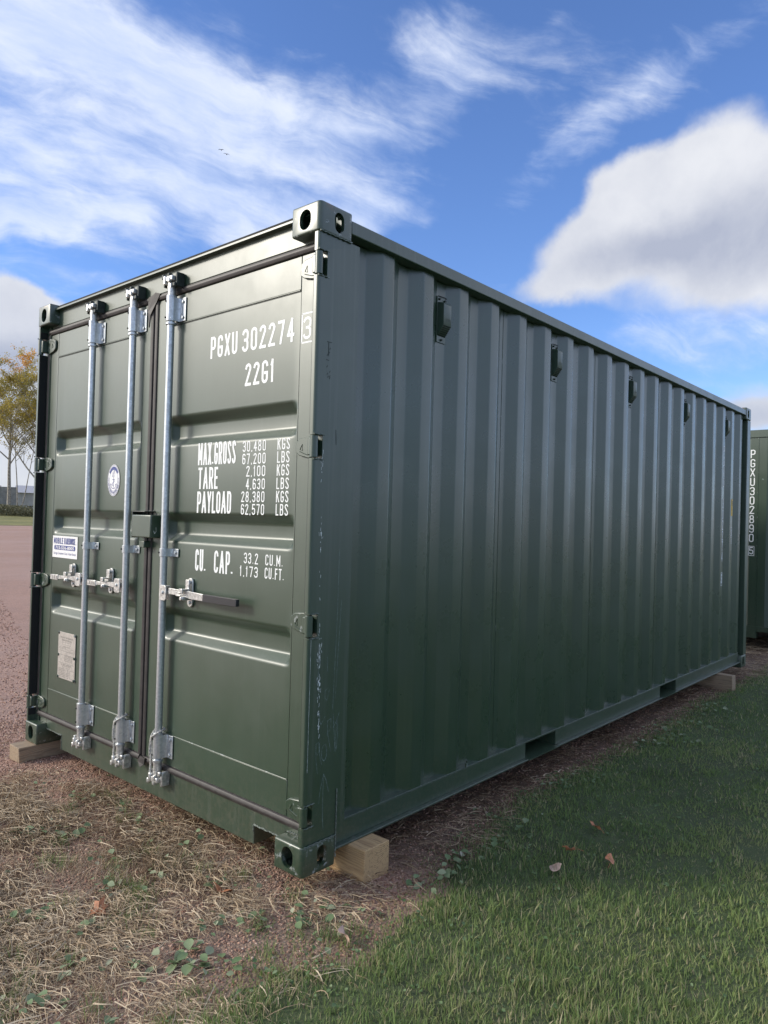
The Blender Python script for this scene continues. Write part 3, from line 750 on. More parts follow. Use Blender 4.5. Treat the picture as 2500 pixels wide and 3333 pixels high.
# hinges
def hinge(parent,iy,z0,z1):
    Y=(lambda a:a) if not iy else (lambda a:W_-a)
    h0,h1=z0+.006,z1-.004
    # blade lying on the leaf: six-sided plate
    pts=[(Y(.030),h0+.004),(Y(.075),h0-.002),(Y(.128),h0+.010),(Y(.150),h0+.024),(Y(.150),h1-.016),(Y(.128),h1-.002),(Y(.075),h1+.004),(Y(.030),h1-.004)]
    o=MB().prism(pts,'x',.0430,.0548).build('hinge','green_paint_worn',parent,bev=.003)
    ys=sorted((Y(.020),Y(.050))); MB().box(.012,.0425,ys[0],ys[1],h0+.006,h1-.006).build('hinge_arm','green_paint_post',o,bev=.004)
    MB().cyl((.0165,Y(.0175)),.0155,'z',h0-.003,h1+.001,20).build('knuckle','green_paint_post',o,bev=.002,smooth=50)
    # raised ring and arrow cast into the blade
    c=(Y(.070),(h0+h1)/2); rr=.016
    MB().tube([(.0425,c[0]+rr*math.cos(R(a)),c[1]+rr*1.15*math.sin(R(a))) for a in range(60,301,20)] if not iy else [(.0425,c[0]-rr*math.cos(R(a)),c[1]+rr*1.15*math.sin(R(a))) for a in range(60,301,20)],.0022,5).build('cast_ring','green_paint_post',o,smooth=60)
    s=1 if not iy else -1; y=Y(.115); z=c[1]
    MB().tube([(.0425,y+s*.008,z-.006),(.0425,y-s*.004,z+.014),(.0425,y-s*.006,z-.012),(.0425,y+s*.008,z-.006)],.0014,5).build('cast_mark','green_paint_post',o,smooth=60)
    # cast rib following the blade's upper edge
    P=[(Y(.060),h1-.006),(Y(.080),h1-.008),(Y(.125),h1-.020),(Y(.140),h1-.030)] if iy else [(Y(.050),h0+.010),(Y(.085),h0+.012),(Y(.125),h0+.026)]
    MB().tube([(.0425,a,b) for a,b in P],.0017,5).build('cast_rib','green_paint_post',o,smooth=60)
    return o
for a,b in HZ: hinge(DR,0,a,b); 
for a,b in HZ: hinge(DL,1,a,b)

# ---- locking bars
RX=.020
def bolt(parent,x,y,z,r=.0075,m='galvanised'):
    MB().cyl((y,z),r,'x',x-.006,x,6).build('bolt',m,parent,bev=.001)
def locking_bar(y,first):
    rod=MB().cyl((RX,y),.0172,'z',.205,2.445,28).build('locking_bar','galvanised',C1,smooth=40)
    # bearing brackets at top and bottom: bent strap around the bar with a bolted flange
    def bracket(z0,z1,name='bearing_bracket',r=.0245,fl=.050,t=.004):
        pts=[]
        for a in (0,30,62,90,118,150,180): pts.append((RX-r*math.sin(R(a))*1.0,y-r*math.cos(R(a))))
        pts=[(.049,y-r-fl+.0),(.049,y-r-.006),(.040,y-r-.001)]+pts+[(.049,y+r)]
        inn=[]
        P=[Vector(p) for p in pts]
        for i,p in enumerate(P):
            d=(P[min(i+1,len(P)-1)]-P[max(0,i-1)]).normalized(); nn=Vector((d.y,-d.x)); inn.append(p+nn*t)
        poly=[tuple(p) for p in P]+[tuple(p) for p in reversed(inn)]
        o=MB().prism(poly,'z',z0,z1).build(name,'galvanised',rod,bev=.0012,smooth=40); return o
    for z0,z1 in ((2.288,2.400),(.218,.326)):
        o=bracket(z0,z1)
        for zz in (z0+.018,z1-.020): bolt(o,.048,y-.0245-.030,zz,.0085)
        for zz in (z0+.016,z1-.018): MB().cyl((y+.010,zz),.0042,'x',RX-.0275,RX-.020,10).build('rivet_hole','dark_inside',o)
        MB().box(.0445,.0485,y-.048,y-.044,z0+.030,z1-.040).build('pressed_rib','galvanised',o,bev=.001)
    o=bracket(1.169,1.207,'guide_strap',.0215,.052); bolt(o,.048,y-.0215-.032,1.188,.0075); MB().cyl((y+.010,1.188),.0042,'x',RX-.024,RX-.017,10).build('rivet_hole','dark_inside',o)
    for z in (2.276,2.404,.330,.206): MB().cyl((RX,y),.0245,'z',z-.0055,z+.0055,24).build('collar','galvanised',rod,bev=.0012,smooth=40)
    [MB().cyl((RX,y),rr_,'z',za_,zb_,20).build('bar_neck','cast_metal',rod,smooth=40,bev=.001) for rr_,za_,zb_ in ((.0185,2.410,2.447),(.0195,.160,.200))]
    # cam ends: forked claw turned into its keeper
    def cam(zc,s):
        k=MB(); f=lambda a:zc+s*a
        def bz(mb,x0,x1,a,b,c,d): z0,z1=sorted((f(c),f(d))); return mb.box(x0,x1,a,b,z0,z1)
        bz(k,.004,.030,y-.014,y+.016,-.030,.012)
        bz(k,-.004,.022,y-.034,y+.030,.006,.030); bz(k,-.008,.010,y+.018,y+.036,-.008,.034)
        bz(k,-.010,.006,y-.020,y-.004,-.004,.018)
        k.build('cam','cast_metal',rod,bev=.004)
        q=MB(); bz(q,.012,.056,y-.052,y-.036,-.022,.046); bz(q,.004,.056,y+.038,y+.050,-.016,.040); bz(q,.040,.0562,y-.036,y+.038,.034,.046)
        bz(q,-.002,.012,y-.054,y-.034,-.026,-.006); bz(q,-.006,.014,y+.036,y+.052,.020,.044)
        bz(q,-.002,.020,y-.006,y+.012,.026,.046)
        q.build('cam_keeper','dark_cast' if s>0 else 'cast_metal',rod,bev=.004)
    cam(2.470,1); cam(.138,-1)
    return rod
RODS=[(1.786,1),(1.372,1),(1.030,-1)]
for idx,(y,s) in enumerate(RODS):
    rod=locking_bar(y,idx==0)
    # hub on the bar: U-shaped fork with a pivot pin
    za,zb=.966,1.037
    y0,y1=sorted((y+s*.010,y+s*.066))
    hub=MB().prism([(y0,za+.008),(y0+.008,za),(y1-.008,za),(y1,za+.008),(y1,zb-.010),(y1-.008,zb),(y0+.008,zb),(y0,zb-.010)],'x',-.0065,-.0015).build('handle_hub','cast_metal',rod,bev=.0015)
    MB().box(.018,.022,y0+.004,y1-.002,za+.002,zb-.006).build('hub_plate','cast_metal',hub,bev=.001)
    MB().box(-.0062,.0182,y0+.003,y1-.003,zb-.006,zb-.001).build('hub_bridge','cast_metal',hub,bev=.001)
    MB().cyl((y+s*.040,1.004),.0075,'x',-.012,.024,14,).build('pivot_pin','galvanised',hub,bev=.0015,smooth=50)
    # handle bar, reaching away from the bar's side, with a crank behind the catch
    def bar(pts,h,t,name,m,par):
        """flat bar of height h and thickness t along (x,y,z) points"""
        mb=MB(); n=len(pts)
        for (x,yy,z,hh) in pts:
            mb.v+=[(x,yy,z-hh/2),(x+t,yy,z-hh/2),(x+t,yy,z+hh/2),(x,yy,z+hh/2)]
        mb.f.append((0,1,2,3)); mb.f.append((4*n-4,4*n-3,4*n-2,4*n-1))
        for i in range(n-1):
            for k in range(4): mb.f.append((4*i+k,4*i+(k+1)%4,4*i+4+(k+1)%4,4*i+4+k))
        return mb.build(name,m,par,bev=.0015)
    L=.395 if s<0 else (.385 if idx==0 else .365); Y=lambda a:y+s*a
    if s<0:
        h=bar([(.002,Y(.030),1.012,.028),(.004,Y(.100),1.012,.028),(.008,Y(.165),1.010,.028),(.018,Y(.215),1.005,.034),(.010,Y(.250),1.005,.034),(.006,Y(.345),1.004,.030)],.03,.008,'handle','cast_metal',rod)
        bar([(-.001,Y(.346),1.004,.032),(-.001,Y(.574),1.004,.032),(.001,Y(.584),1.004,.029)],.03,.017,'grip','black_grip',h)
    else:
        h=bar([(.002,Y(.030),1.001,.030),(.006,Y(.110),1.001,.026),(.014,Y(.170),.999,.020),(.010,Y(.250),.997,.018),(.006,Y(L-.09),.995,.022)],.03,.008,'handle','cast_metal',rod)
        g=bar([(.003,Y(L-.092),.994,.030),(.003,Y(L),.993,.029)],.03,.011,'handle_tab','cast_metal',h)
        pl=lambda u,v,z:(.0022-z,-u,v)
        strokes('embossed_mark',[[( -Y(L-.085)+ .012*k*(-1), .984),(-Y(L-.085)-.012*k+(.007 if k%2 else -.006),1.003)] for k in range(6)],pl,'plate_print',g,.0022)
    # catch (retainer) plate on the leaf
    yc=y-s*-.0; yc=Y(.195) if s>0 else Y(.182)
    zc=1.012
    rp=[(yc+.021*math.cos(R(a)),zc+.046+.021*math.sin(R(a))) for a in range(0,181,20)]+[(yc-.021*math.cos(R(a)),zc-.046-.021*math.sin(R(a))) for a in range(0,181,20)]
    rp=[(p[0],p[1]) for p in rp]
    c=MB().prism(rp,'x',.0455,.0545).build('catch_plate','cast_metal',rod,bev=.002,smooth=40)
    bolt(c,.0455,yc,zc+.047,.0095); bolt(c,.0455,yc,zc-.047,.0085)
    # hasp lobe swung over the handle
    hb=MB(); 
    hb.prism([(yc-.016,zc+.060),(yc+.016,zc+.060),(yc+.018,zc+.020),(yc+s*.034,zc+.008),(yc+s*.034,zc-.006),(yc-s*.002,zc-.004),(yc-.015,zc+.016)] if s>0 else [(yc-.014,zc+.060),(yc+.014,zc+.060),(yc+.014,zc+.012),(yc+.022,zc+.010),(yc+.022,zc-.008),(yc-.016,zc-.008),(yc-.014,zc+.010)],'x',.030,.036)
    hb.box(.000,.030,yc-.013,yc+.013,zc+.012,zc+.018).box(-.004,.002,yc-.012,yc+.016,zc-.004,zc+.020)
    hb.build('catch_hasp','cast_metal',c,bev=.002)
    MB().box(.002,.044,yc-.010,yc+.012,zc-.034,zc-.016).cyl((yc+.002,zc-.026),.009,'x',-.004,.004,12).build('catch_hook','cast_metal',c,bev=.003)
    if s<0: MB().box(-.006,.0,yc-.002,yc+.040,zc-.001,zc+.004).box(-.006,.0,yc-.002,yc+.036,zc-.016,zc-.010).build('catch_fork','cast_metal',c,bev=.0015)

# ---- lock box over the joint
lb=MB().box(-.008,.054,1.110,1.280,1.253,1.364).build('lock_box','green_paint',DR,bev=.006,seg=3)
MB().box(-.004,.054,1.283,1.287,1.251,1.382).box(-.004,.054,1.170,1.2825,1.378,1.382).build('lock_box_guard','dark_paint',DL,bev=.001)
MB().box(.012,.054,1.196,1.242,1.203,1.236).build('lock_stop','green_paint',DL,bev=.003)
MB().tube([(.060-.006+.0006*k,1.118+.01*math.sin(k*1.3)*.2,1.366+.001*math.sin(k)) for k in range(2)],.001,4).build('weld_bead','weld',lb)
P=[(.053,1.105+.0075*i,1.3665+.0018*math.sin(i*2.3)) for i in range(8)]; MB().tube(P,[.003+.001*math.sin(i*3) for i in range(8)],5).build('weld_bead','weld',lb,smooth=60)
P=[(.053,1.175+.009*i,1.3845+.0015*math.sin(i*2.3)) for i in range(10)]; MB().tube(P,[.0022+.001*math.sin(i*3) for i in range(10)],5).build('weld_bead','weld',DL,smooth=60)
strokes('cast_mark',[[( .022,1.305),(.024,1.285),(.016,1.275),(.010,1.288)]],lambda u,v,z:(u,1.1095-z,v),'bright_scratch',lb,.002)

# ---- markings on the doors
dp=door_place(.0562)
def T(t,y0,y1,z0,h,par=DR,**k): return lettering(t,-y0,-y1,z0,h,dp,parent=par,**k)
T('PGXU',.757,.561,2.081,.099,gap=.36,sw=.13); T('302274',.528,.192,2.081,.099,gap=.36,sw=.13); T('22G1',.501,.309,1.931,.097,gap=.36,sw=.13)
lettering('3',-.137,-.091,2.080,.090,door_place(.0546),parent=DR,frame=(-.145,-.081,2.068,2.184))
T('MAX.GROSS',.829,.549,1.599,.101,gap=.22,sw=.108); T('TARE',.824,.674,1.489,.099,gap=.25,sw=.118); T('PAYLOAD',.827,.572,1.380,.098,gap=.20,sw=.115)
for t,z in (('30,480',1.647),('67,200',1.593),('2,100',1.540),('4,630',1.485),('28,380',1.431),('62,570',1.377)):
    n=len(t); T(t,.503 if n==6 else .474,.348,z,.046)
    u='KGS' if z in(1.647,1.540,1.431) else 'LBS'; T(u,.275,.199,z,.047)
T('CU.',.828,.748,1.114,.100,gap=.3,sw=.115); T('CAP.',.684,.549,1.114,.100,gap=.3,sw=.115)
T('33.2',.473,.378,1.169,.046); T('1,173',.499,.378,1.113,.045); T('CU.M.',.331,.222,1.169,.045); T('CU.FT.',.333,.213,1.114,.046)

# ---- stickers and plate on the left leaf
def ellipse(cy,cz,ry,rz,n=40): return [(cy+ry*math.cos(2*math.pi*i/n),cz+rz*math.sin(2*math.pi*i/n)) for i in range(n)]
cy,cz=1.582,1.541
lg=MB().prism(ellipse(cy,cz,.0625,.0835),'x',.0538,.0546).build('round_sticker','white_sticker',DL)
def flat_ring(cy,cz,a,b,c,d,x,m,name,par,t0=0,t1=360,n=44):
    mb=MB(); vs=[];fs=[]
    for i in range(n+1):
        t=R(t0+(t1-t0)*i/n); vs+=[(x,cy+a*math.cos(t),cz+b*math.sin(t)),(x,cy+c*math.cos(t),cz+d*math.sin(t))]
    fs=[(2*i,2*i+1,2*i+3,2*i+2) for i in range(n)]; return mb.add(vs,fs).build(name,m,par,fix=False)
flat_ring(cy,cz,.0600,.0805,.0580,.078,.0534,'blue_print','printed_ring',lg)
flat_ring(cy,cz,.0545,.0735,.0425,.057,.0534,'blue_print','printed_ring',lg,35,145)
flat_ring(cy,cz,.0425,.0575,.0410,.0555,.0533,'blue_print','printed_ring',lg)
flat_ring(cy,cz,.0470,.0640,.0445,.0610,.0533,'blue_print','printed_ring',lg,200,340)
pl=lambda u,v,z:(.0532-z,-u,v)
# anchor with a twisted stem, and ring lettering
strokes('anchor_print',[[(-cy,cz+.018),(-cy,cz-.040)],[(-cy-.012,cz+.004),(-cy+.012,cz+.004)],[(-cy+.026*math.cos(R(a)),cz-.022+.022*math.sin(R(a))) for a in range(200,341,14)],
  [(-cy+.010*math.sin(k*.9)-.001*k,cz+.002-.004*k) for k in range(10)],[(-cy-.026,cz-.030),(-cy-.030,cz-.018),(-cy-.019,cz-.026)],[(-cy+.026,cz-.030),(-cy+.030,cz-.018),(-cy+.019,cz-.026)]],pl,'blue_print',lg,.0030)
strokes('anchor_print',[[(-cy+.016*math.cos(R(a*37))*(.5+.5*(a%3)/2),cz+.036+.018*math.sin(R(a*53))) for a in range(15)]],pl,'blue_print',lg,.0016)
def ring_text(txt,rx,rz,a0,a1,h):
    out=([],[])
    for i,c in enumerate(txt):
        a=R(a0+(a1-a0)*i/(len(txt)-1)); tdir=Vector((-math.sin(a),math.cos(a)))*(1 if a1>a0 else -1)
        nd=Vector((-tdir.y,tdir.x)); o_=Vector((-cy+rx*math.cos(a),cz+rz*math.sin(a)))
        if c==' ': continue
        for s_ in G.get(c,G['O'])[0]: ribbon([o_+tdir*(p[0]-.5)*h*.6+nd*(p[1]-.5)*h for p in s_],h*.16,out,len(out[1])*.5e-5)
    me=bpy.data.meshes.new('printed_ring_text'); me.from_pydata([pl(*v) for v in out[0]],[],out[1]); link('printed_ring_text',me,'blue_print',lg)
G['I']=([[(.5,0),(.5,1)]],.4); G['N']=([[(0,0),(0,1),(1,0),(1,1)]],1); G['H']=([[(0,0),(0,1)],[(1,0),(1,1)],[(0,.5),(1,.5)]],1); G['W']=([[(0,1),(.25,0),(.5,.7),(.75,0),(1,1)]],1.3)
ring_text('CHINA CLASSIFICATION SOCIETY',.0510,.0690,172,368,.0095)

ws=MB().box(.0536,.0546,1.958,2.262,1.101,1.227).build('rental_sticker','white_sticker',DL)
lettering('MOBILE',-2.247,-2.130,1.180,.036,pl,parent=ws,m='blue_print',name='print',sw=.17,gap=.30); lettering('WAREHOUSE',-2.118,-1.986,1.180,.036,pl,parent=ws,m='blue_print',name='print',sw=.17,gap=.28)
small_text('LLC',-1.974,1.184,.012,.008,pl,'blue_print',ws)
MB().prism([(2.233,1.146),(2.239,1.152),(2.239,1.166),(2.233,1.172),(1.988,1.172),(1.982,1.166),(1.982,1.152),(1.988,1.146)],'x',.0529,.0534).build('print_panel','blue_print',ws)
small_text('715-536-8005',-2.110,1.159,.228,.019,lambda u,v,z:(.0525-z,-u,v),'white_sticker',ws,bold=.02)
small_text('Storage Container & Semi Trailer Rentals',-2.110,1.124,.274,.019,pl,'blue_print',ws)
mp=MB().box(.0515,.0545,1.941,2.147,.413,.678).build('data_plate','plate_metal',DL,bev=.001)
for yy in (1.948,2.140):
    for zz in (.420,.545,.671): MB().cyl((yy,zz),.0065,'x',.046,.0512,10,r2=.0085).build('rivet','green_paint_worn',mp,smooth=60)
pp=lambda u,v,z:(.0511-z,-u,v)
small_text('APPROVED FOR TRANSPORT',-2.044,.648,.150,.0085,pp,'plate_print',mp); small_text('UNDER CUSTOMS SEAL',-2.044,.633,.120,.0085,pp,'plate_print',mp)
def frame_rect(a,b,c,d,w=.0012): strokes('print_line',[[(a,c),(b,c)],[(b,c),(b,d)],[(b,d),(a,d)],[(a,d),(a,c)]],pp,'plate_print',mp,w)
frame_rect(-2.095,-1.995,.608,.622)
small_text('MANUFACTURER',-2.044,.597,.08,.005,pp,'plate_print',mp)
strokes('print_line',[[(-2.135,.590),(-2.05,.590)],[(-2.135,.583),(-2.02,.583)],[(-2.138,.572),(-1.950,.572)],[(-2.138,.549),(-1.950,.549)],[(-2.138,.503),(-1.950,.503)]],pp,'plate_print',mp,.0012)
frame_rect(-2.01,-1.955,.577,.588); frame_rect(-2.045,-1.955,.551,.569)
for i in range(4): small_text(['TYPE OF CONTAINER NO','DATE MANUFACTURED','TIMBER COMPONENT','TREATMENT DATE'][i],-2.020,.5435-.0085*i,.10,.0045,pp,'plate_print',mp)
small_text('CSC SAFETY APPROVAL',-2.044,.494,.125,.0085,pp,'plate_print',mp); frame_rect(-2.085,-2.0,.478,.487)
for i,tx in enumerate(['DATE MANUFACTURED','IDENTIFICATION NO','MAXIMUM OPERATING GROSS MASS','ALLOWABLE STACKING LOAD','TRANSVERSE RACKING TEST','END WALL STRENGTH']):
    small_text(tx,-2.092,.470-.0090*i,.082,.0050,pp,'plate_print',mp); small_text(['','','30480 KG','192000 KG','150000 N',''][i] or '-',-2.022,.470-.009*i,.035 if i in(2,3,4) else .008,.0048,pp,'plate_print',mp)
frame_rect(-1.998,-1.952,.425,.470)

# ---- side wall: vents, marks, ring, lettering
def vent(e):
    x=e+.108; yb=.0655
    o=MB().box(x-.035,x+.035,yb-.004,yb-.0005,2.222,2.440).build('vent','green_paint',C1,bev=.001)
    # hood with a sloping perforated underside
    pr=[(yb-.0042,2.412),(yb-.034,2.405),(yb-.040,2.398),(yb-.040,2.300),(yb-.0042,2.252)]
    MB().prism([(p[0],p[1]) for p in pr],'x',x-.030,x+.030).build('vent_hood','green_paint',o,bev=.0015)
    g=MB()
    for i in range(7):
        for k in range(6):
            t=(k+.5)/6; yy=yb-.040+.0358*t; zz=2.300-.048*t; xx=x-.0255+i*.0085
            g.add([(xx-.0028,yy-.0012-.002,zz-.001+.0024),(xx+.0028,yy-.0012-.002,zz-.001+.0024),(xx+.0028,yy-.0012+.0015,zz-.001-.0022),(xx-.0028,yy-.0012+.0015,zz-.001-.0022)],[(0,1,2,3)])
    g.build('vent_grille','dark_inside',o,fix=False)
    for dx,zz in ((-.020,2.428),(.022,2.426),(0,2.236)): 
        MB().cyl((x+dx,zz),.0055,'y',yb-.011,yb-.0042,8).build('rivet','dark_cast',o)
    MB().tube([(x-.03,yb-.005,2.441),(x+.02,yb-.006,2.442),(x+.034,yb-.006,2.440)],.0022,5).build('sealant','dark_inside',o)
    strokes('cast_mark',[[(x-.008,2.318),(x-.008,2.330),(x+.022,2.330),(x+.022,2.318)],[(x+.002,2.320),(x+.006,2.326)],[(x+.010,2.320),(x+.014,2.326)]],lambda u,v,z:(u,yb-.0405-z,v),'dark_inside',o,.0012)
for k in (1,5,9,13,17): vent(.478+PITCH_C*k)
SW=[c for c in C1.children if c.name.startswith('side_wall')][0]
# vertical seams between wall sheets
for k in (3,7,11,15):
    x=.478+PITCH_C*k+.100; MB().box(x,x+.0022,.0645,.0658,.16,2.51).build('sheet_seam','green_paint_worn',SW)
sp=lambda u,v,z:(u,.0292-z,v)
k17=.478+PITCH_C*17-.020; k18=.478+PITCH_C*18-.020
lettering('PGXU 302274',k17-.018,k17+.018,2.150,.092,sp,parent=SW,vertical=.099,m='white_print')
lettering('3',k17-.014,k17+.014,.955,.090,sp,parent=SW,vertical=.1,frame=(k17-.018,k17+.018,.845,.965))
MB().box(k18-.018,k18+.019,.0280,.0298,1.500,1.660).build('height_label','yellow_print',SW)
strokes('print',[[(k18-.004,1.60),(k18-.004,1.64),(k18+.012,1.64),(k18+.012,1.60),(k18+.004,1.60)],[(k18-.002,1.555),(k18+.008,1.565)]],lambda u,v,z:(u,.0276-z,v),'black_print',SW,.005)
lettering('3',k18-.008,k18+.012,1.232,.045,sp,parent=SW)
lettering('2',k18-.006,k18+.010,1.37,.06,sp,parent=SW,vertical=.1,frame=(k18-.016,k18+.017,1.290,1.392))
MB().tube([(1.110+.014*math.cos(R(a)),.016+.006*math.cos(R(a)),.176+.017*math.sin(R(a))) for a in range(-200,100,25)],.0035,6).build('lashing_ring','green_paint',SW,smooth=60)
# chalk scribbles and scratches on the near post
ps=lambda u,v,z:(u,.0034-z*.2,v)
def wob(p,a=.002): return [(x+rnd.uniform(-a,a),z+rnd.uniform(-a,a)) for x,z in p]
sc=[[(.112,.155),(.106,.20),(.103,.26),(.104,.33),(.107,.372)],[(.082,.265),(.090,.32),(.100,.36),(.107,.375)],[(.107,.375),(.122,.345),(.135,.300)],
 [(.060,.50),(.062,.44),(.072,.385)],[(.060,.50),(.075,.505),(.078,.47),(.066,.455)],[(.078,.50),(.082,.45),(.092,.415)],
 [(.105+.014*math.cos(R(a)),.458+.032*math.sin(R(a))) for a in range(0,361,30)],
 [(.118,.58),(.121,.53),(.140,.455)],[(.118,.58),(.138,.585),(.138,.545),(.124,.535)],[(.150,.60),(.158,.52),(.166,.45)],[(.185,.60),(.172,.575),(.150,.545)],[(.170,.58),(.178,.52),(.172,.455),(.164,.47),(.170,.57)],
 [(.070,.82),(.060,.77),(.060,.73),(.070,.70)],[(.108,.83),(.110,.79),(.112,.77)],[(.118,.71),(.102,.70),(.100,.67),(.112,.66),(.124,.70)],[(.072,.61),(.082,.57),(.106,.60)],[(.160,1.25),(.158,1.0),(.152,.80),(.146,.62)],[(.178,1.05),(.168,.85),(.158,.66)]]
strokes('chalk_scribble',[wob(p,.001) for p in sc],ps,'scratch',P0,.0013)
br=[[(.0240,.905),(.0232,.50),(.0228,.40)]]
strokes('chalk_scribble',br,lambda u,v,z:(u-.006,.0032-z*.2,v),'bright_scratch',P0,.0012)
br=[]
for zz,n,sprd in ((.83,30,.006),(.72,20,.005),(.60,8,.003),(.55,10,.003),(1.30,14,.004),(1.55,10,.004),(1.12,4,.004),(.93,5,.002)):
    for _ in range(n):
        x=.066+rnd.gauss(0,sprd)+(.73-zz)*.02; z=zz+rnd.gauss(0,.028); br.append([(x,z),(x+rnd.uniform(-.003,.003),z+rnd.uniform(.004,.016))])
strokes('scratch_mark',br,ps,'bright_scratch',P0,.0018)
bk=[[(.070+rnd.gauss(0,.006),1.95+rnd.gauss(0,.05)) for _ in range(2)] for _ in range(9)]+[[(.058,2.055),(.086,2.056)],[(.068,2.055),(.069,2.00)],[(.056,1.985),(.072,1.984)],[(.120,1.72),(.124,1.66)]]
strokes('scratch_mark',[[p[0],(p[0][0]+.006,p[0][1]+.008)] if i<9 else p for i,p in enumerate(bk)],ps,'dark_inside',P0,.0022)
wl=[(.178,.1185+.0,.12)]
P=[(x,-.0005+.0*i,.1185+.0015*math.sin(i*1.7)) for i,x in enumerate(np.linspace(.004,.178,24))]; MB().tube(P,[.0032+.0010*math.sin(i*2.3) for i in range(24)],6).build('weld_bead','green_paint_worn',P0,smooth=70)
P=[(x,-.0005,2.4725+.0015*math.sin(i*1.7)) for i,x in enumerate(np.linspace(.004,.178,24))]; MB().tube(P,[.0032+.0010*math.sin(i*2.3) for i in range(24)],6).build('weld_bead','green_paint_worn',P0,smooth=70)
P=[(.179,.001,z) for z in np.linspace(.03,.30,30)]; MB().tube([(a+.001*math.sin(i*2),b,c) for i,(a,b,c) in enumerate(P)],[.0024+.0010*math.sin(i*2.3) for i in range(30)],6).build('weld_bead','weld',P0,smooth=70)

# ------------------------------------------------------------------ second container, further back
C2=empty('shipping_container',(7.63+L_,-.150+W_,.0),math.pi)
tag(C2,'green shipping container half hidden behind the large one, white number down its edge','shipping container','green shipping containers')
shell(C2)
fw=[c for c in C2.children if c.name.startswith('front_wall')][0]
# front face is at local x = L; world y = W-.15-ly
def p2(u,v,z): return (L_-.0292+z,W_-.150+u,v)
lettering('PGXU302890',-.402,-.350,2.345,.099,p2,parent=fw,vertical=.1133)
lettering('5',-.396,-.352,1.163,.086,p2,parent=fw,vertical=.1,frame=(-.404,-.343,1.062,1.174))
MB().box(L_-.0305,L_-.0270,W_-.150-.334+.016,W_-.150-.334+.024,.212,2.49).build('sheet_seam','green_paint_worn',fw)
strokes('scratch_mark',[[(-.262,1.98),(-.258,1.99)]],p2,'scratch',fw,.02)

# ------------------------------------------------------------------ timber blocks
def block(name,x,y,z0,w,l,h,rz,m,label):
    mb=MB().box(-w/2,w/2,-l/2,l/2,-h/2,h/2); o=mb.build(name,m,None,bev=.004); o.location=(x,y,z0+h/2); o.rotation_euler=(0,0,rz)
    # slight irregularity
    for v in o.data.vertices: v.co+=Vector((rnd.uniform(-.002,.002),rnd.uniform(-.004,.004),rnd.uniform(-.001,.001)))
    return tag(o,label,'timber block','timber blocks under the container')
block('timber_block',.335,.317,-.098,.146,.80,.1495,R(0.3),'new_timber','square new timber block poking out beside the near bottom corner')
block('timber_block',5.175,.27,-.095,.089,.80,.1465,R(-3),'old_timber','long grey timber under the far end of the side rail, in grass')
o=block('timber_block',.21,2.355,-.090,.126,.60,.0885,R(90.5),'old_timber','low weathered timber under the far left bottom corner, by the gravel')

# ------------------------------------------------------------------ ropes
def rope(y,seed,drop,label):
    rr=random.Random(seed); path=[]
    # loop round the bar above the bracket, then hanging strands
    for i in range(15):
        a=R(-60+ i*24); path.append((RX+.0265*math.cos(a+math.pi),y+.0265*math.sin(a+math.pi)*-1,.352-.020*math.sin(a*.5)+.004*math.sin(i)))
    e=root=empty('rope',(0,0,0))
    tag(root,label,'rope','white ropes tied round the locking bars')
    def strand(pts,n=70,R0=.0036,tw=9.):
        P=[Vector(p) for p in pts]
        # Catmull-Rom
        def cr_(t):
            t=t*(len(P)-1); i=min(int(t),len(P)-2); f=t-i; p0=P[max(i-1,0)];p1=P[i];p2_=P[i+1];p3=P[min(i+2,len(P)-1)]
            return .5*((2*p1)+(-p0+p2_)*f+(2*p0-5*p1+4*p2_-p3)*f*f+(-p0+3*p1-3*p2_+p3)*f**3)
        C=[cr_(i/n) for i in range(n+1)]; ln=sum((C[i+1]-C[i]).length for i in range(n)); 
        for ph in (0,2.09,4.19):
            pp_=[]
            for i,c in enumerate(C):
                d=(C[min(i+1,n)]-C[max(i-1,0)]).normalized(); u=d.orthogonal().normalized() if i==0 else (u-d*u.dot(d)).normalized(); w=d.cross(u)
                a=ph+i/n*ln/.016*2*math.pi*.5; pp_.append(c+(u*math.cos(a)+w*math.sin(a))*R0*.62)
            MB().tube(pp_,R0*.72,5).build('strand','rope_fibre',root,smooth=80)
    strand([(RX+.022,y-.020,.352),(RX-.010,y-.027,.346),(RX-.028,y-.006,.330),(RX-.026,y+.018,.318),(RX-.014,y+.031,.325),(RX+.006,y+.031,.345),(RX+.026,y+.012,.352),(RX+.022,y-.018,.353)],90)
    strand([(RX-.026,y+.016,.318),(RX-.018,y+.034,.300),(RX-.012,y+.038,.25),(RX-.014,y+.036,.20),(RX-.012,y+.039,.16),(RX-.010,y+.040,drop)],80)
    strand([(RX-.012,y+.030,.330),(RX-.016,y+.040,.30),(RX-.018,y+.043,.24),(RX-.010,y+.044,.19),(RX-.014,y+.042,.155),(RX-.008,y+.046,drop+.008),(RX-.012,y+.038,drop)],80)
    return root
rope(RODS[1][0],3,.150,'white rope looped round the middle galvanised locking bar near its foot')
rope(RODS[2][0],5,.125,'white rope looped round the locking bar nearest the side wall, knotted at its foot')

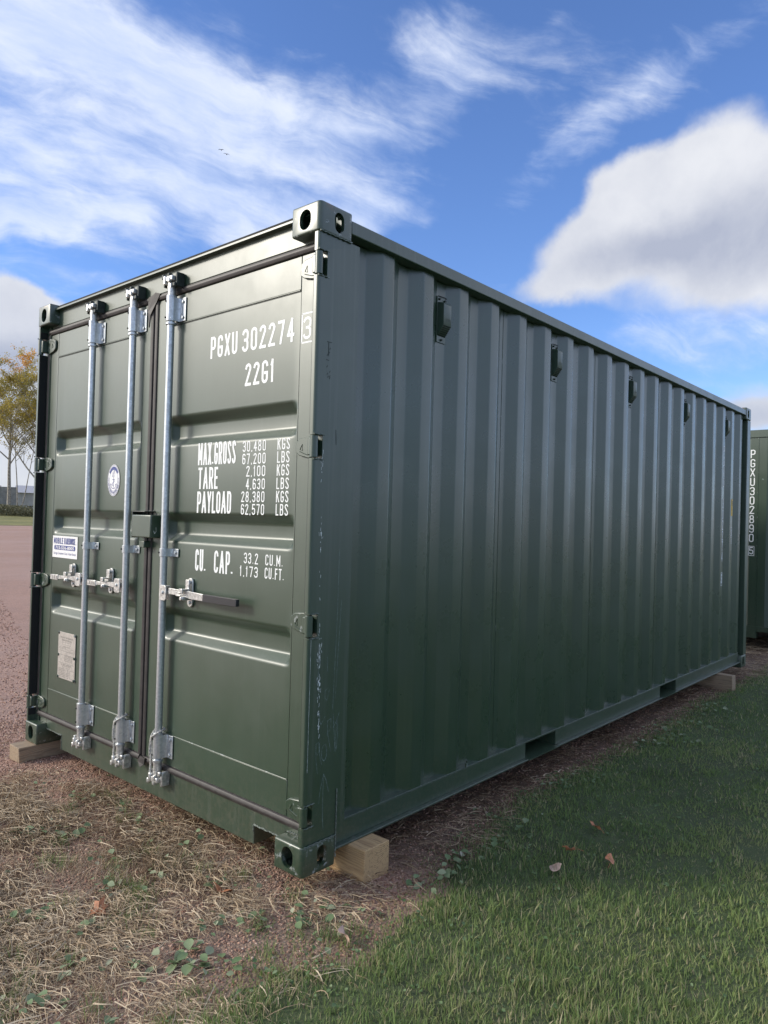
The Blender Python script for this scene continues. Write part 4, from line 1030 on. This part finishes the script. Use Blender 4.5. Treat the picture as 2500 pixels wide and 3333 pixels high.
# ------------------------------------------------------------------ ground cover
def scatter_polar(n,r0,r1,th0,th1,power):
    """random ground points around the viewpoint, thinning with distance"""
    u=rng.random(n); p=2-power; r=(r0**p+u*(r1**p-r0**p))**(1/p); th=rng.uniform(R(th0),R(th1),n)
    return CAMP[0]+r*np.cos(th),CAMP[1]+r*np.sin(th),r
def vnoise(x,y,s,seed=0):
    rg=np.random.default_rng(seed); N=64; g=rg.random((N,N)); X=x*s; Y=y*s; i=np.floor(X).astype(int); j=np.floor(Y).astype(int); fx=X-i; fy=Y-j
    fx=fx*fx*(3-2*fx); fy=fy*fy*(3-2*fy); a=g[i%N,j%N]; b=g[(i+1)%N,j%N]; c=g[i%N,(j+1)%N]; d=g[(i+1)%N,(j+1)%N]
    return (a*(1-fx)+b*fx)*(1-fy)+(c*(1-fx)+d*fx)*fy
def blades(name,x,y,h,w,tint,m,lean,z0,segs=2,yaw=None,leandir=None,droop=.35,twist=None):
    n=len(x); yaw=rng.uniform(0,2*np.pi,n) if yaw is None else yaw; ld=rng.uniform(0,2*np.pi,n) if leandir is None else leandir
    side=np.stack([np.cos(yaw),np.sin(yaw),np.zeros(n)],1); ldv=np.stack([np.cos(ld),np.sin(ld),np.zeros(n)],1)
    base=np.stack([x,y,z0],1); rows=[]
    for k in range(segs+1):
        t=k/segs; up=h*t*(1-droop*t*lean)*np.sqrt(np.clip(1-lean**2*.55,.05,1)); out=h*(lean*t**1.6)
        c=base+ldv*out[:,None]; c[:,2]+=up; ww=w*(1-t)**.6 if k<segs else w*0
        if k<segs: rows.append(c-side*ww[:,None]/2); rows.append(c+side*ww[:,None]/2)
        else: rows.append(c)
    V=np.stack(rows,1).reshape(-1,3); m_=2*segs+1; b=np.arange(n)*m_; F=[]
    for k in range(segs-1): F+= [np.stack([b+2*k,b+2*k+1,b+2*k+3],1),np.stack([b+2*k,b+2*k+3,b+2*k+2],1)]
    F.append(np.stack([b+2*segs-2,b+2*segs-1,b+2*segs],1)); F=np.concatenate(F)
    return bulk(name,V,F,m,np.repeat(tint,m_))
# lawn blades
N=620000
x,y,r_=scatter_polar(N,.8,11.,-14,72,1.5)
e=lawn_edge(x)+.03*np.sin(13*x)+.05*(vnoise(x,y,4,3)-.5)*2
dens=np.clip((e+.13-y)/.24,0,1)**1.5*(0.35+.65*vnoise(x,y,5,8)**.5)
dens=np.where(y<e-.5,.62+.38*vnoise(x,y,7,9),dens)
k=(rng.random(N)<dens)&~((x>0)&(y>.0))&(y>-4.5)
x,y,r_=x[k],y[k],r_[k]; n=len(x)
pt_=vnoise(x,y,1.7,21)*.5+vnoise(x,y,5.5,22)*.3+vnoise(x,y,14,23)*.2
tint=np.clip(.40+1.0*(pt_-.5)+rng.normal(0,.15,n),0,.86); dead=rng.random(n)<(.05+.45*vnoise(x,y,2.6,31)**3+.30*np.clip(1-(lawn_edge(x)-y)/.25,0,1)); tint[dead]=rng.uniform(.86,1,dead.sum())
hh=rng.gamma(10,.0029,n)*(.50+.55*vnoise(x,y,6,41)+.5*vnoise(x,y,17,42)**2)*np.clip(.55+(lawn_edge(x)-y)/.35,.55,1.1); hh*=1+.25*(y<-.3)*(x<.9)
ww=np.clip(.0016+.00090*r_,0,.0065)*rng.gamma(6,.175,n)
blades('lawn_grass',x,y,hh,ww,tint,'grass_blades',np.clip(rng.normal(.36,.19,n),.02,.85),gz(x,y)+.006)
# scattered green tufts among the straw
N=6000; cxs=rng.uniform(-1.5,.5,90); cys=rng.uniform(-.35,1.6,90); ci=rng.integers(0,90,N); x=cxs[ci]+rng.normal(0,.030,N); y=cys[ci]+rng.normal(0,.030,N)
k=(x<.05); x,y=x[k],y[k]; n=len(x)
blades('grass_tufts',x,y,rng.gamma(8,.0055,n),rng.uniform(.0016,.0032,n),np.clip(rng.normal(.35,.2,n),0,1),'grass_blades',np.clip(rng.normal(.55,.2,n),.1,.98),gz(x,y))
# straw: long dry stems lying over each other
def straw(name,n,x,y,lmin,lmax,lift,m='dead_straw',wmul=1.,tb=0.):
    L=rng.uniform(lmin,lmax,n)*rng.uniform(.5,1,n); a=rng.uniform(0,2*np.pi,n)+1.2*np.sin(x*2.1)*0; a=np.where(rng.random(n)<.5,rng.normal(2.3,.8,n)+2.5*vnoise(x,y,1.8,51),a)
    cv=rng.normal(0,.42,n)*(1+1.2*(rng.random(n)<.15)); el=np.abs(rng.normal(0,.22,n)); z=gz(x,y)+rng.random(n)**2*lift+.002; w=rng.gamma(5,.00036,n)*wmul+.0005
    segs=4; rows=[]; px,py_=x.copy(),y.copy(); pz=z.copy()
    for k in range(segs+1):
        t=k/segs; aa=a+cv*(t-.5)*1.3; 
        nx,ny=-np.sin(aa),np.cos(aa); ww=w*(1-.7*t)
        rows+= [np.stack([px-nx*ww/2,py_-ny*ww/2,pz],1),np.stack([px+nx*ww/2,py_+ny*ww/2,pz+ww*.6],1)]
        st_=L/segs; px=px+np.cos(aa)*st_*np.cos(el); py_=py_+np.sin(aa)*st_*np.cos(el); pz=np.maximum(pz+np.sin(el*(1-1.7*t))*st_,gz(px,py_)+.002)
    V=np.stack(rows,1).reshape(-1,3); b=np.arange(n)*(2*(segs+1)); F=[]
    for k in range(segs): F+= [np.stack([b+2*k,b+2*k+1,b+2*k+3,b+2*k+2],1)]
    t_=np.clip(tb+rng.beta(2,1.7,n)*.95+.25*(vnoise(x,y,3,61)-.3),0,1)
    return bulk(name,V,np.concatenate(F),m,np.repeat(t_,2*(segs+1)))
N=235000
x=rng.uniform(-1.9,.30,N); y=rng.uniform(-.55,2.9,N)
cov=vnoise(x,y,2.2,71)*.55+vnoise(x,y,6,72)*.45
dn=np.clip(1.7*(cov-.30),0,1)*np.clip((2.5-y)/.9,.10,1)*np.clip((y+.48)/.22,0,1)
bare=np.exp(-(((x+.80)/.16)**2+((y-.05)/.20)**2))+np.exp(-(((x+.80)/.3)**2+((y-1.15)/.16)**2))*.8+np.exp(-(((x-.22)/.12)**2+((y+.18)/.10)**2))*.9
dn*=np.clip(1-bare,0.06,1)*np.where(x>.06,.35,1)
k=rng.random(N)<dn; x,y=x[k],y[k]; straw('dead_grass',len(x),x,y,.035,.165,.022)
# strip beside the rail and under the container
N=26000; x=rng.uniform(.1,6.4,N); y=rng.uniform(-.25,.9,N); k=(rng.random(N)<.45+.5*(vnoise(x,y,3,81)>.5))&(y>lawn_edge(x)-.12)
x,y=x[k],y[k]; straw('dead_grass',len(x),x,y,.04,.14,.02,wmul=1.2,tb=-.28)
N=4500; x=rng.uniform(6.0,10,N); y=rng.uniform(-.35,1.2,N); straw('dead_grass',N,x,y,.06,.2,.05,wmul=1.8)
# upright dry wisps
cxs=rng.uniform(-1.3,.1,60); cys=rng.uniform(-.2,2.3,60); N=5200; ci=rng.integers(0,60,N); x=cxs[ci]+rng.normal(0,.035,N); y=cys[ci]+rng.normal(0,.035,N); k=x<.03; x,y=x[k],y[k]; n=len(x)
blades('dry_wisps',x,y,rng.gamma(7,.0085,n),rng.uniform(.0009,.0019,n),np.clip(rng.normal(.6,.22,n),0,1),'dead_straw',np.clip(rng.normal(.6,.25,n),.05,1),gz(x,y),segs=3)
# gravel stones
def stones(name,x,y,s,seed,lift=0.):
    n=len(x); rg=np.random.default_rng(seed)
    base=np.array([(1,0,0),(-1,0,0),(0,1,0),(0,-1,0),(0,0,1),(0,0,-1)],float); 
    V=base[None]*(1+rg.normal(0,.22,(n,6,1)))+rg.normal(0,.18,(n,6,3)); V*=s[:,None,None]*np.stack([rg.uniform(.8,1.3,n),rg.uniform(.7,1.1,n),rg.uniform(.45,.8,n)],1)[:,None,:]
    a=rg.uniform(0,2*np.pi,n); ca,sa=np.cos(a)[:,None],np.sin(a)[:,None]; X=V[:,:,0]*ca-V[:,:,1]*sa; Y=V[:,:,0]*sa+V[:,:,1]*ca
    P=np.stack([X+x[:,None],Y+y[:,None],V[:,:,2]+(gz(x,y)+s*.12+lift)[:,None]],2).reshape(-1,3)
    f=np.array([(0,2,4),(2,1,4),(1,3,4),(3,0,4),(2,0,5),(1,2,5),(3,1,5),(0,3,5)]); F=(np.arange(n)[:,None,None]*6+f[None]).reshape(-1,3)
    return bulk(name,P,F,'stones',np.repeat(np.clip(rg.beta(2,2.2,n)+.0,0,1),6))
N=44000; x=rng.uniform(-1.9,.45,N); y=rng.uniform(-.5,3.2,N); k=(y>lawn_edge(x)-.05)
x,y=x[k],y[k]; stones('gravel',x,y,rng.uniform(.0030,.0075,len(x)),5)
N=15000; x=rng.uniform(.0,6.5,N); y=rng.uniform(-.30,.75,N); k=(y>lawn_edge(x)-.06); x,y=x[k],y[k]; stones('gravel',x,y,rng.uniform(.004,.009,len(x)),6)
N=14000; t_=rng.random(N)**1.5; y=3.0+t_*12; x=-1.9+(y-3)*.20+rng.uniform(0,1,N)*(2.5+(y-3)*.12); stones('gravel',x,y,rng.uniform(.005,.010,N)*(1+.08*(y-3)),7)
# broad weed leaves
def leafset(name,spec,seed,m='weed_leaves'):
    rg=np.random.default_rng(seed); V=[];F=[];T_=[]
    shp=[(0,.0),(.25,.30),(.5,.42),(.78,.30),(1,0)]
    for (cx,cy_,cnt,sz,tb,spr) in spec:
        for i in range(cnt):
            a=rg.uniform(0,2*math.pi); L=sz*rg.uniform(.6,1.2); ox=cx+rg.normal(0,spr)+math.cos(a)*.006; oy=cy_+rg.normal(0,spr)+math.sin(a)*.006; z0=float(gz(ox,oy))+rg.uniform(.008,.035)
            el=rg.uniform(-.15,.55); roll=rg.uniform(-.7,.7); d=Vector((math.cos(a)*math.cos(el),math.sin(a)*math.cos(el),math.sin(el))); s=Vector((-math.sin(a),math.cos(a),0)); u=d.cross(s); s=(s*math.cos(roll)+u*math.sin(roll)); u=d.cross(s)
            k0=len(V); tt=float(np.clip(tb+rg.normal(0,.18),0,1))
            for t,wd in shp:
                c=Vector((ox,oy,z0))+d*(L*t)-Vector((0,0,1))*(L*.25*t*t)
                V+= [tuple(c+s*wd*L*.8+u*.12*wd*L),tuple(c-u*.08*wd*L),tuple(c-s*wd*L*.8+u*.12*wd*L)]; T_+=[tt]*3
            for j in range(4):
                for q in (0,1): F.append((k0+3*j+q,k0+3*j+q+1,k0+3*j+4+q,k0+3*j+3+q))
    return bulk(name,V,F,m,T_,'stuff',True)
spec=[]
for (px,py_,c_,s_) in [(-.10,-.10,14,.045),(-.20,.02,12,.040),(-.32,.10,10,.038),(.02,-.14,10,.045),(.10,-.22,9,.045),(.42,-.26,10,.040),(.55,-.30,12,.042),(.70,-.25,12,.045),(.95,-.30,9,.045),(1.12,-.28,9,.050),(1.2,-.12,8,.045),
    (-.45,-.02,12,.050),(-.52,.02,14,.06),(-.40,-.14,8,.045),(-.62,.10,9,.045),(-.75,.25,10,.040),(-.60,.42,9,.045),(-.70,.62,8,.045),(-.45,.62,9,.042),(-.35,.85,9,.042),(-.30,1.15,10,.050),(-.12,1.55,10,.050),(-.45,1.3,9,.05),(-.75,.95,8,.045),(-.25,.55,9,.040),(-.15,.35,9,.040),(-.9,.15,9,.05),
    (-.02,.75,6,.04),(-.05,1.05,8,.045),(-.04,1.30,8,.045),(1.75,-.16,12,.045),(1.9,-.22,14,.045),(2.1,-.20,12,.040),(3.0,-.2,20,.050),(3.2,-.28,22,.050),(3.4,-.18,20,.050),(3.7,-.25,18,.055),(4.0,-.2,16,.050),(4.3,-.22,14,.050),(-.98,.0,9,.045),(-.85,-.05,7,.04)]:
    spec.append((px,py_,c_,s_*.85,.50,.035+.012*max(0,px)))
leafset('ground_weeds',spec,12)
sp2=[]
for _ in range(900):
    x=rng.uniform(-1.0,5.5); y=float(lawn_edge(x))-abs(rng.normal(.25,.8)); sp2.append((x,y,int(rng.integers(2,6)),.017,.12,.014))
for _ in range(70): sp2.append((rng.uniform(-1.3,.3),rng.uniform(-.4,2.0),int(rng.integers(1,4)),.028,.6,.03))
leafset('small_weeds',sp2,13)

# fallen leaves, each its own thing
def fallen(x,y,s,rz,tilt,m,label,lobed=True,group='fallen leaves on the ground'):
    mb=MB(); n=14; out=[]
    for i in range(n):
        a=2*math.pi*i/n; rr=(1 if not lobed else (1.0 if i%2==0 else .58))*(1.25 if i in(0,) else 1); out.append((rr*math.cos(a)*.5,rr*math.sin(a)*(.36 if not lobed else .42),.10*math.cos(2*a)+.06*math.sin(3*a)))
    vs=[(0,0,-.04)]+out+[(-.5,0,.1),(-.95,.06,.02)]; vs=[(a*s,b*s,c*s) for a,b,c in vs]; V=vs+[(a,b,c-.0006) for a,b,c in vs]; k=len(vs)
    fs=[(0,1+i,1+(i+1)%n) for i in range(n)]+[(k,k+1+(i+1)%n,k+1+i) for i in range(n)]+[(1+i,k+1+i,k+1+(i+1)%n,1+(i+1)%n) for i in range(n)]
    mb.add(V,fs); mb.tube([(-.45*s,0,.0),(-.7*s,.03*s,-.004),(-.95*s,.08*s,-.01)],.0009,4)
    o=mb.build('fallen_leaf',m,None); o.location=(x,y,float(gz(x,y))+.045); o.rotation_euler=(tilt,tilt*.6-.5,rz); tag(o,label,'leaf',group); return o
fallen(1.384,-.541,.070,1.2,.7,'fallen_leaf','orange curled leaf standing up in the lawn, farthest of those in the grass')
fallen(1.081,-.562,.060,2.2,.8,'fallen_leaf','folded reddish leaf in the lawn, second farthest of those in the grass')
fallen(1.100,-.737,.055,.4,.5,'fallen_leaf','rounded reddish leaf in the lawn, rightmost of those in the grass',False)
fallen(.866,-.600,.050,-.6,.4,'pale_leaf','pale pinkish leaf in the lawn, nearest of those in the grass',False)
o=fallen(-.548,.487,.085,.6,.2,'fallen_leaf','brown dry leaf lying on the straw, left of the container corner',True); o.location.z-=.02
o=fallen(-.16,.263,.080,2.0,.5,'fallen_leaf','brown dry leaf on the straw in front of the near bottom corner',False); o.location.z-=.025
o=fallen(-.07,-.299,.075,1.0,.9,'pale_leaf','pale grey upright leaf at the edge of straw and lawn',False); o.location.z-=.005

# ------------------------------------------------------------------ far background at the left
def dirpt(px,dist):
    v=(px-1250)/FPX*cr+cf; v=v[:2]/np.linalg.norm(v[:2]); return CAMP[0]+v[0]*dist,CAMP[1]+v[1]*dist
def tree(px,dist,h,r0,seed,label,crown=1.,fork=.45,leafn=5200,orange=.04,tintb=.5,spread=1.):
    X,Y=dirpt(px,dist); Z=float(gz(X,Y)); rg=random.Random(seed); root=empty('aspen_tree',(X,Y,Z)); tag(root,label,'tree','autumn trees beyond the yard')
    mb=MB(); tips=[]
    def branch(p,d,L,r,lvl):
        n=5; path=[p]; rads=[r]; c=Vector(p); dd=Vector(d)
        for i in range(n):
            dd=(dd+Vector((rg.uniform(-1,1),rg.uniform(-1,1),rg.uniform(-.5,.9)))*.13*(1 if lvl else .4)).normalized(); c=c+dd*(L/n); path.append(c.copy()); rads.append(r*(1-.78*(i+1)/n))
        mb.tube(path,rads,7 if lvl<2 else 3,cap=False)
        if lvl>=2: tips.extend([(q,lvl) for q in path[2:]])
        if lvl<4:
            cnt={0:14,1:6,2:5,3:3}[lvl]
            for i in range(cnt):
                t=(fork+(1-fork)*(i+.3)/cnt) if lvl==0 else rg.uniform(.3,1); j=min(int(t*n),n-1); q=Vector(path[j]).lerp(Vector(path[j+1]),t*n-j)
                a=rg.uniform(0,2*math.pi) if lvl else i*2.4+rg.uniform(-.4,.4); up=rg.uniform(.25,.95); nd=(Vector((math.cos(a),math.sin(a),up*1.0))*1.0+dd*.4).normalized()
                branch(q,nd,L*rg.uniform(.36,.52)*(spread if lvl==0 else 1)*(1.2-.55*t if lvl==0 else 1),max(rads[j]*.5,.012),lvl+1)
    branch(Vector((0,0,-.3)),Vector((rg.uniform(-.03,.03),rg.uniform(-.03,.03),1)),h,r0,0)
    mb.build('trunk','bark',root,smooth=60,fix=False)
    rn=np.random.default_rng(seed); V=[];F=[];T_=[]
    if leafn:
        P=np.array([tuple(q) for q,l in tips]); wgt=np.clip((P[:,2]/h-.25)/.5,.06,1)*(.25+vnoise(P[:,0]+9,P[:,2]+9,.9,seed)**2); wgt/=wgt.sum(); idx=rn.choice(len(P),leafn,p=wgt); c=P[idx]+rn.normal(0,.16,(leafn,3))
        s=rn.uniform(.045,.10,leafn); a=rn.normal(0,1,(leafn,3)); a/=np.linalg.norm(a,axis=1)[:,None]; b=rn.normal(0,1,(leafn,3)); b-=a*(a*b).sum(1)[:,None]; b/=np.linalg.norm(b,axis=1)[:,None]
        V=np.stack([c-a*s[:,None],c+b*s[:,None]*.8,c+a*s[:,None],c-b*s[:,None]*.8],1).reshape(-1,3); F=np.arange(leafn*4).reshape(-1,4)
        cl=vnoise(c[:,0]*1+20,c[:,2]*1+20,.7,seed+5); tt=np.clip(tintb+.5*(cl-.5)+rn.normal(0,.12,leafn),0,.86)
        og=(cl>.93-.0)|(vnoise(c[:,0]+3,c[:,2]+7,.5,seed+9)>1-orange); tt[og]=rn.uniform(.9,1,og.sum())
        o=bulk('crown',V,F,'tree_leaves',np.repeat(tt,4),None); o.parent=root
    return root
tree(28,94,13.6,.24,4,'pale-barked autumn tree with yellow-green leaves, trunk at the left edge',fork=.42,leafn=17000,tintb=.34,spread=1.0)
tree(150,92,15.0,.27,9,'tall half-bare autumn tree half hidden behind the container, orange leaf clumps',fork=.16,leafn=14000,orange=.16,tintb=.46,spread=1.15)
tree(57,96,11.5,.085,14,'thin straight bare sapling right of the leftmost trunk',fork=.55,leafn=250,spread=.45)
tree(66,98,11.5,.075,15,'thin leaning bare sapling beside the straight one',fork=.55,leafn=200,spread=.5).rotation_euler=(.03,.13,0)
tree(-120,99,15,.24,21,'yellow autumn tree at the far left, next to the shed',fork=.35,leafn=6500,tintb=.40)
tree(330,97,14,.22,33,'yellow autumn tree beyond the yard, hidden behind the door end',fork=.35,leafn=6000,tintb=.5)
# brush
def brush():
    N=36000; px=rng.uniform(-500,700,N); v=(px[:,None]-1250)/FPX*cr[None,:2]+cf[None,:2]; v/=np.linalg.norm(v,axis=1)[:,None]; d=rng.uniform(89,93.5,N)
    c=np.stack([CAMP[0]+v[:,0]*d,CAMP[1]+v[:,1]*d],1); top=.6+.75*vnoise(px*.02,d*.2,1,77); z=gz(c[:,0],c[:,1])+rng.random(N)**.8*top
    P=np.concatenate([c,z[:,None]],1); s=rng.uniform(.03,.09,N); a=rng.normal(0,1,(N,3)); a/=np.linalg.norm(a,axis=1)[:,None]; b=rng.normal(0,1,(N,3)); b-=a*(a*b).sum(1)[:,None]; b/=np.linalg.norm(b,axis=1)[:,None]
    V=np.stack([P-a*s[:,None],P+b*s[:,None],P+a*s[:,None],P-b*s[:,None]],1).reshape(-1,3)
    bulk('brush',V,np.arange(4*N).reshape(-1,4),'brush_leaves',np.repeat(np.clip(rng.normal(.4,.25,N),0,1),4))
brush()
# grey metal panel fence with posts, and a long low shed behind it
def bg_box(px0,px1,dist,z0,z1,depth):
    a=np.array(dirpt(px0,dist)); b=np.array(dirpt(px1,dist)); ang=math.atan2(*(b-a)[::-1]); return a,b,ang,np.linalg.norm(b-a)
a,b,ang,ln=bg_box(-260,54,104,0,0,0); fz=float(gz(*a))
F_=empty('metal_fence',(a[0],a[1],fz),ang); tag(F_,'grey ribbed metal fence with posts behind the trees at the far left','fence')
n=int(ln/.9)
for i in range(n):
    mb=MB(); w=ln/n
    for k in range(6): mb.box(i*w+k*w/6,i*w+k*w/6+w/12,-.03,.0,.1,2.9)
    mb.box(i*w,(i+1)*w-.03,.001,.03,.1,2.95); mb.build('fence_panel','fence_metal',F_)
    MB().box(i*w-.05,i*w+.05,.031,.13,0,3.1).build('fence_post','fence_metal',F_)
a,b,ang,ln=bg_box(48,420,112,0,0,0); fz=float(gz(*a))
Hs=empty('metal_shed',(a[0],a[1],fz),ang); tag(Hs,'long low grey metal shed behind the brush at the left','shed')
mb=MB().box(0,ln,0,10,0,2.5)
for i in range(int(ln/.6)): mb.box(i*.6,i*.6+.12,-.05,-.001,0,2.5)
mb.build('wall','shed_metal',Hs)
MB().add([(-.3,-.4,2.45),(ln+.3,-.4,2.45),(ln+.3,5,3.6),(-.3,5,3.6),(ln+.3,10.4,2.45),(-.3,10.4,2.45)],[(0,1,2,3),(3,2,4,5),(0,3,5),(1,4,2)]).build('roof','shed_roof',Hs)
MB().box(ln*.3,ln*.3+1.0,-.09,-.051,0,2.1).build('door','shed_roof',Hs)

# birds
def bird(px,py_,dist,rot,label):
    v=(px-1250)/FPX*cr+(1666.5-py_)/FPX*cu+cf; p=CAMP+v/np.linalg.norm(v)*dist
    root=empty('bird',tuple(p)); root.rotation_euler=(.1,rot,-.9); tag(root,label,'bird','two birds in flight')
    MB().tube([(0,-.16,.0),(0,-.10,.01),(0,0,.012),(0,.10,.005),(0,.20,.0)],[.004,.03,.042,.03,.012],8).build('body','bird_feather',root,smooth=60)
    for s in (-1,1):
        mb=MB(); mb.add([(s*.02,-.07,.02),(s*.02,.06,.02),(s*.16,.05,.07),(s*.16,-.06,.075),(s*.34,.09,.02)],[(0,1,2,3),(3,2,4)]); vs=list(mb.v); mb.add([(a,b,c-.008) for a,b,c in vs],[(3,2,1,0),(4,2,3)]); mb.build('wing','bird_feather',root)
bird(720,488,85,.05,'small dark bird flying in the white clouds, the higher of two')
bird(737,502,82,.25,'small dark bird flying in the white clouds, the lower of two')

S.cycles.samples=96
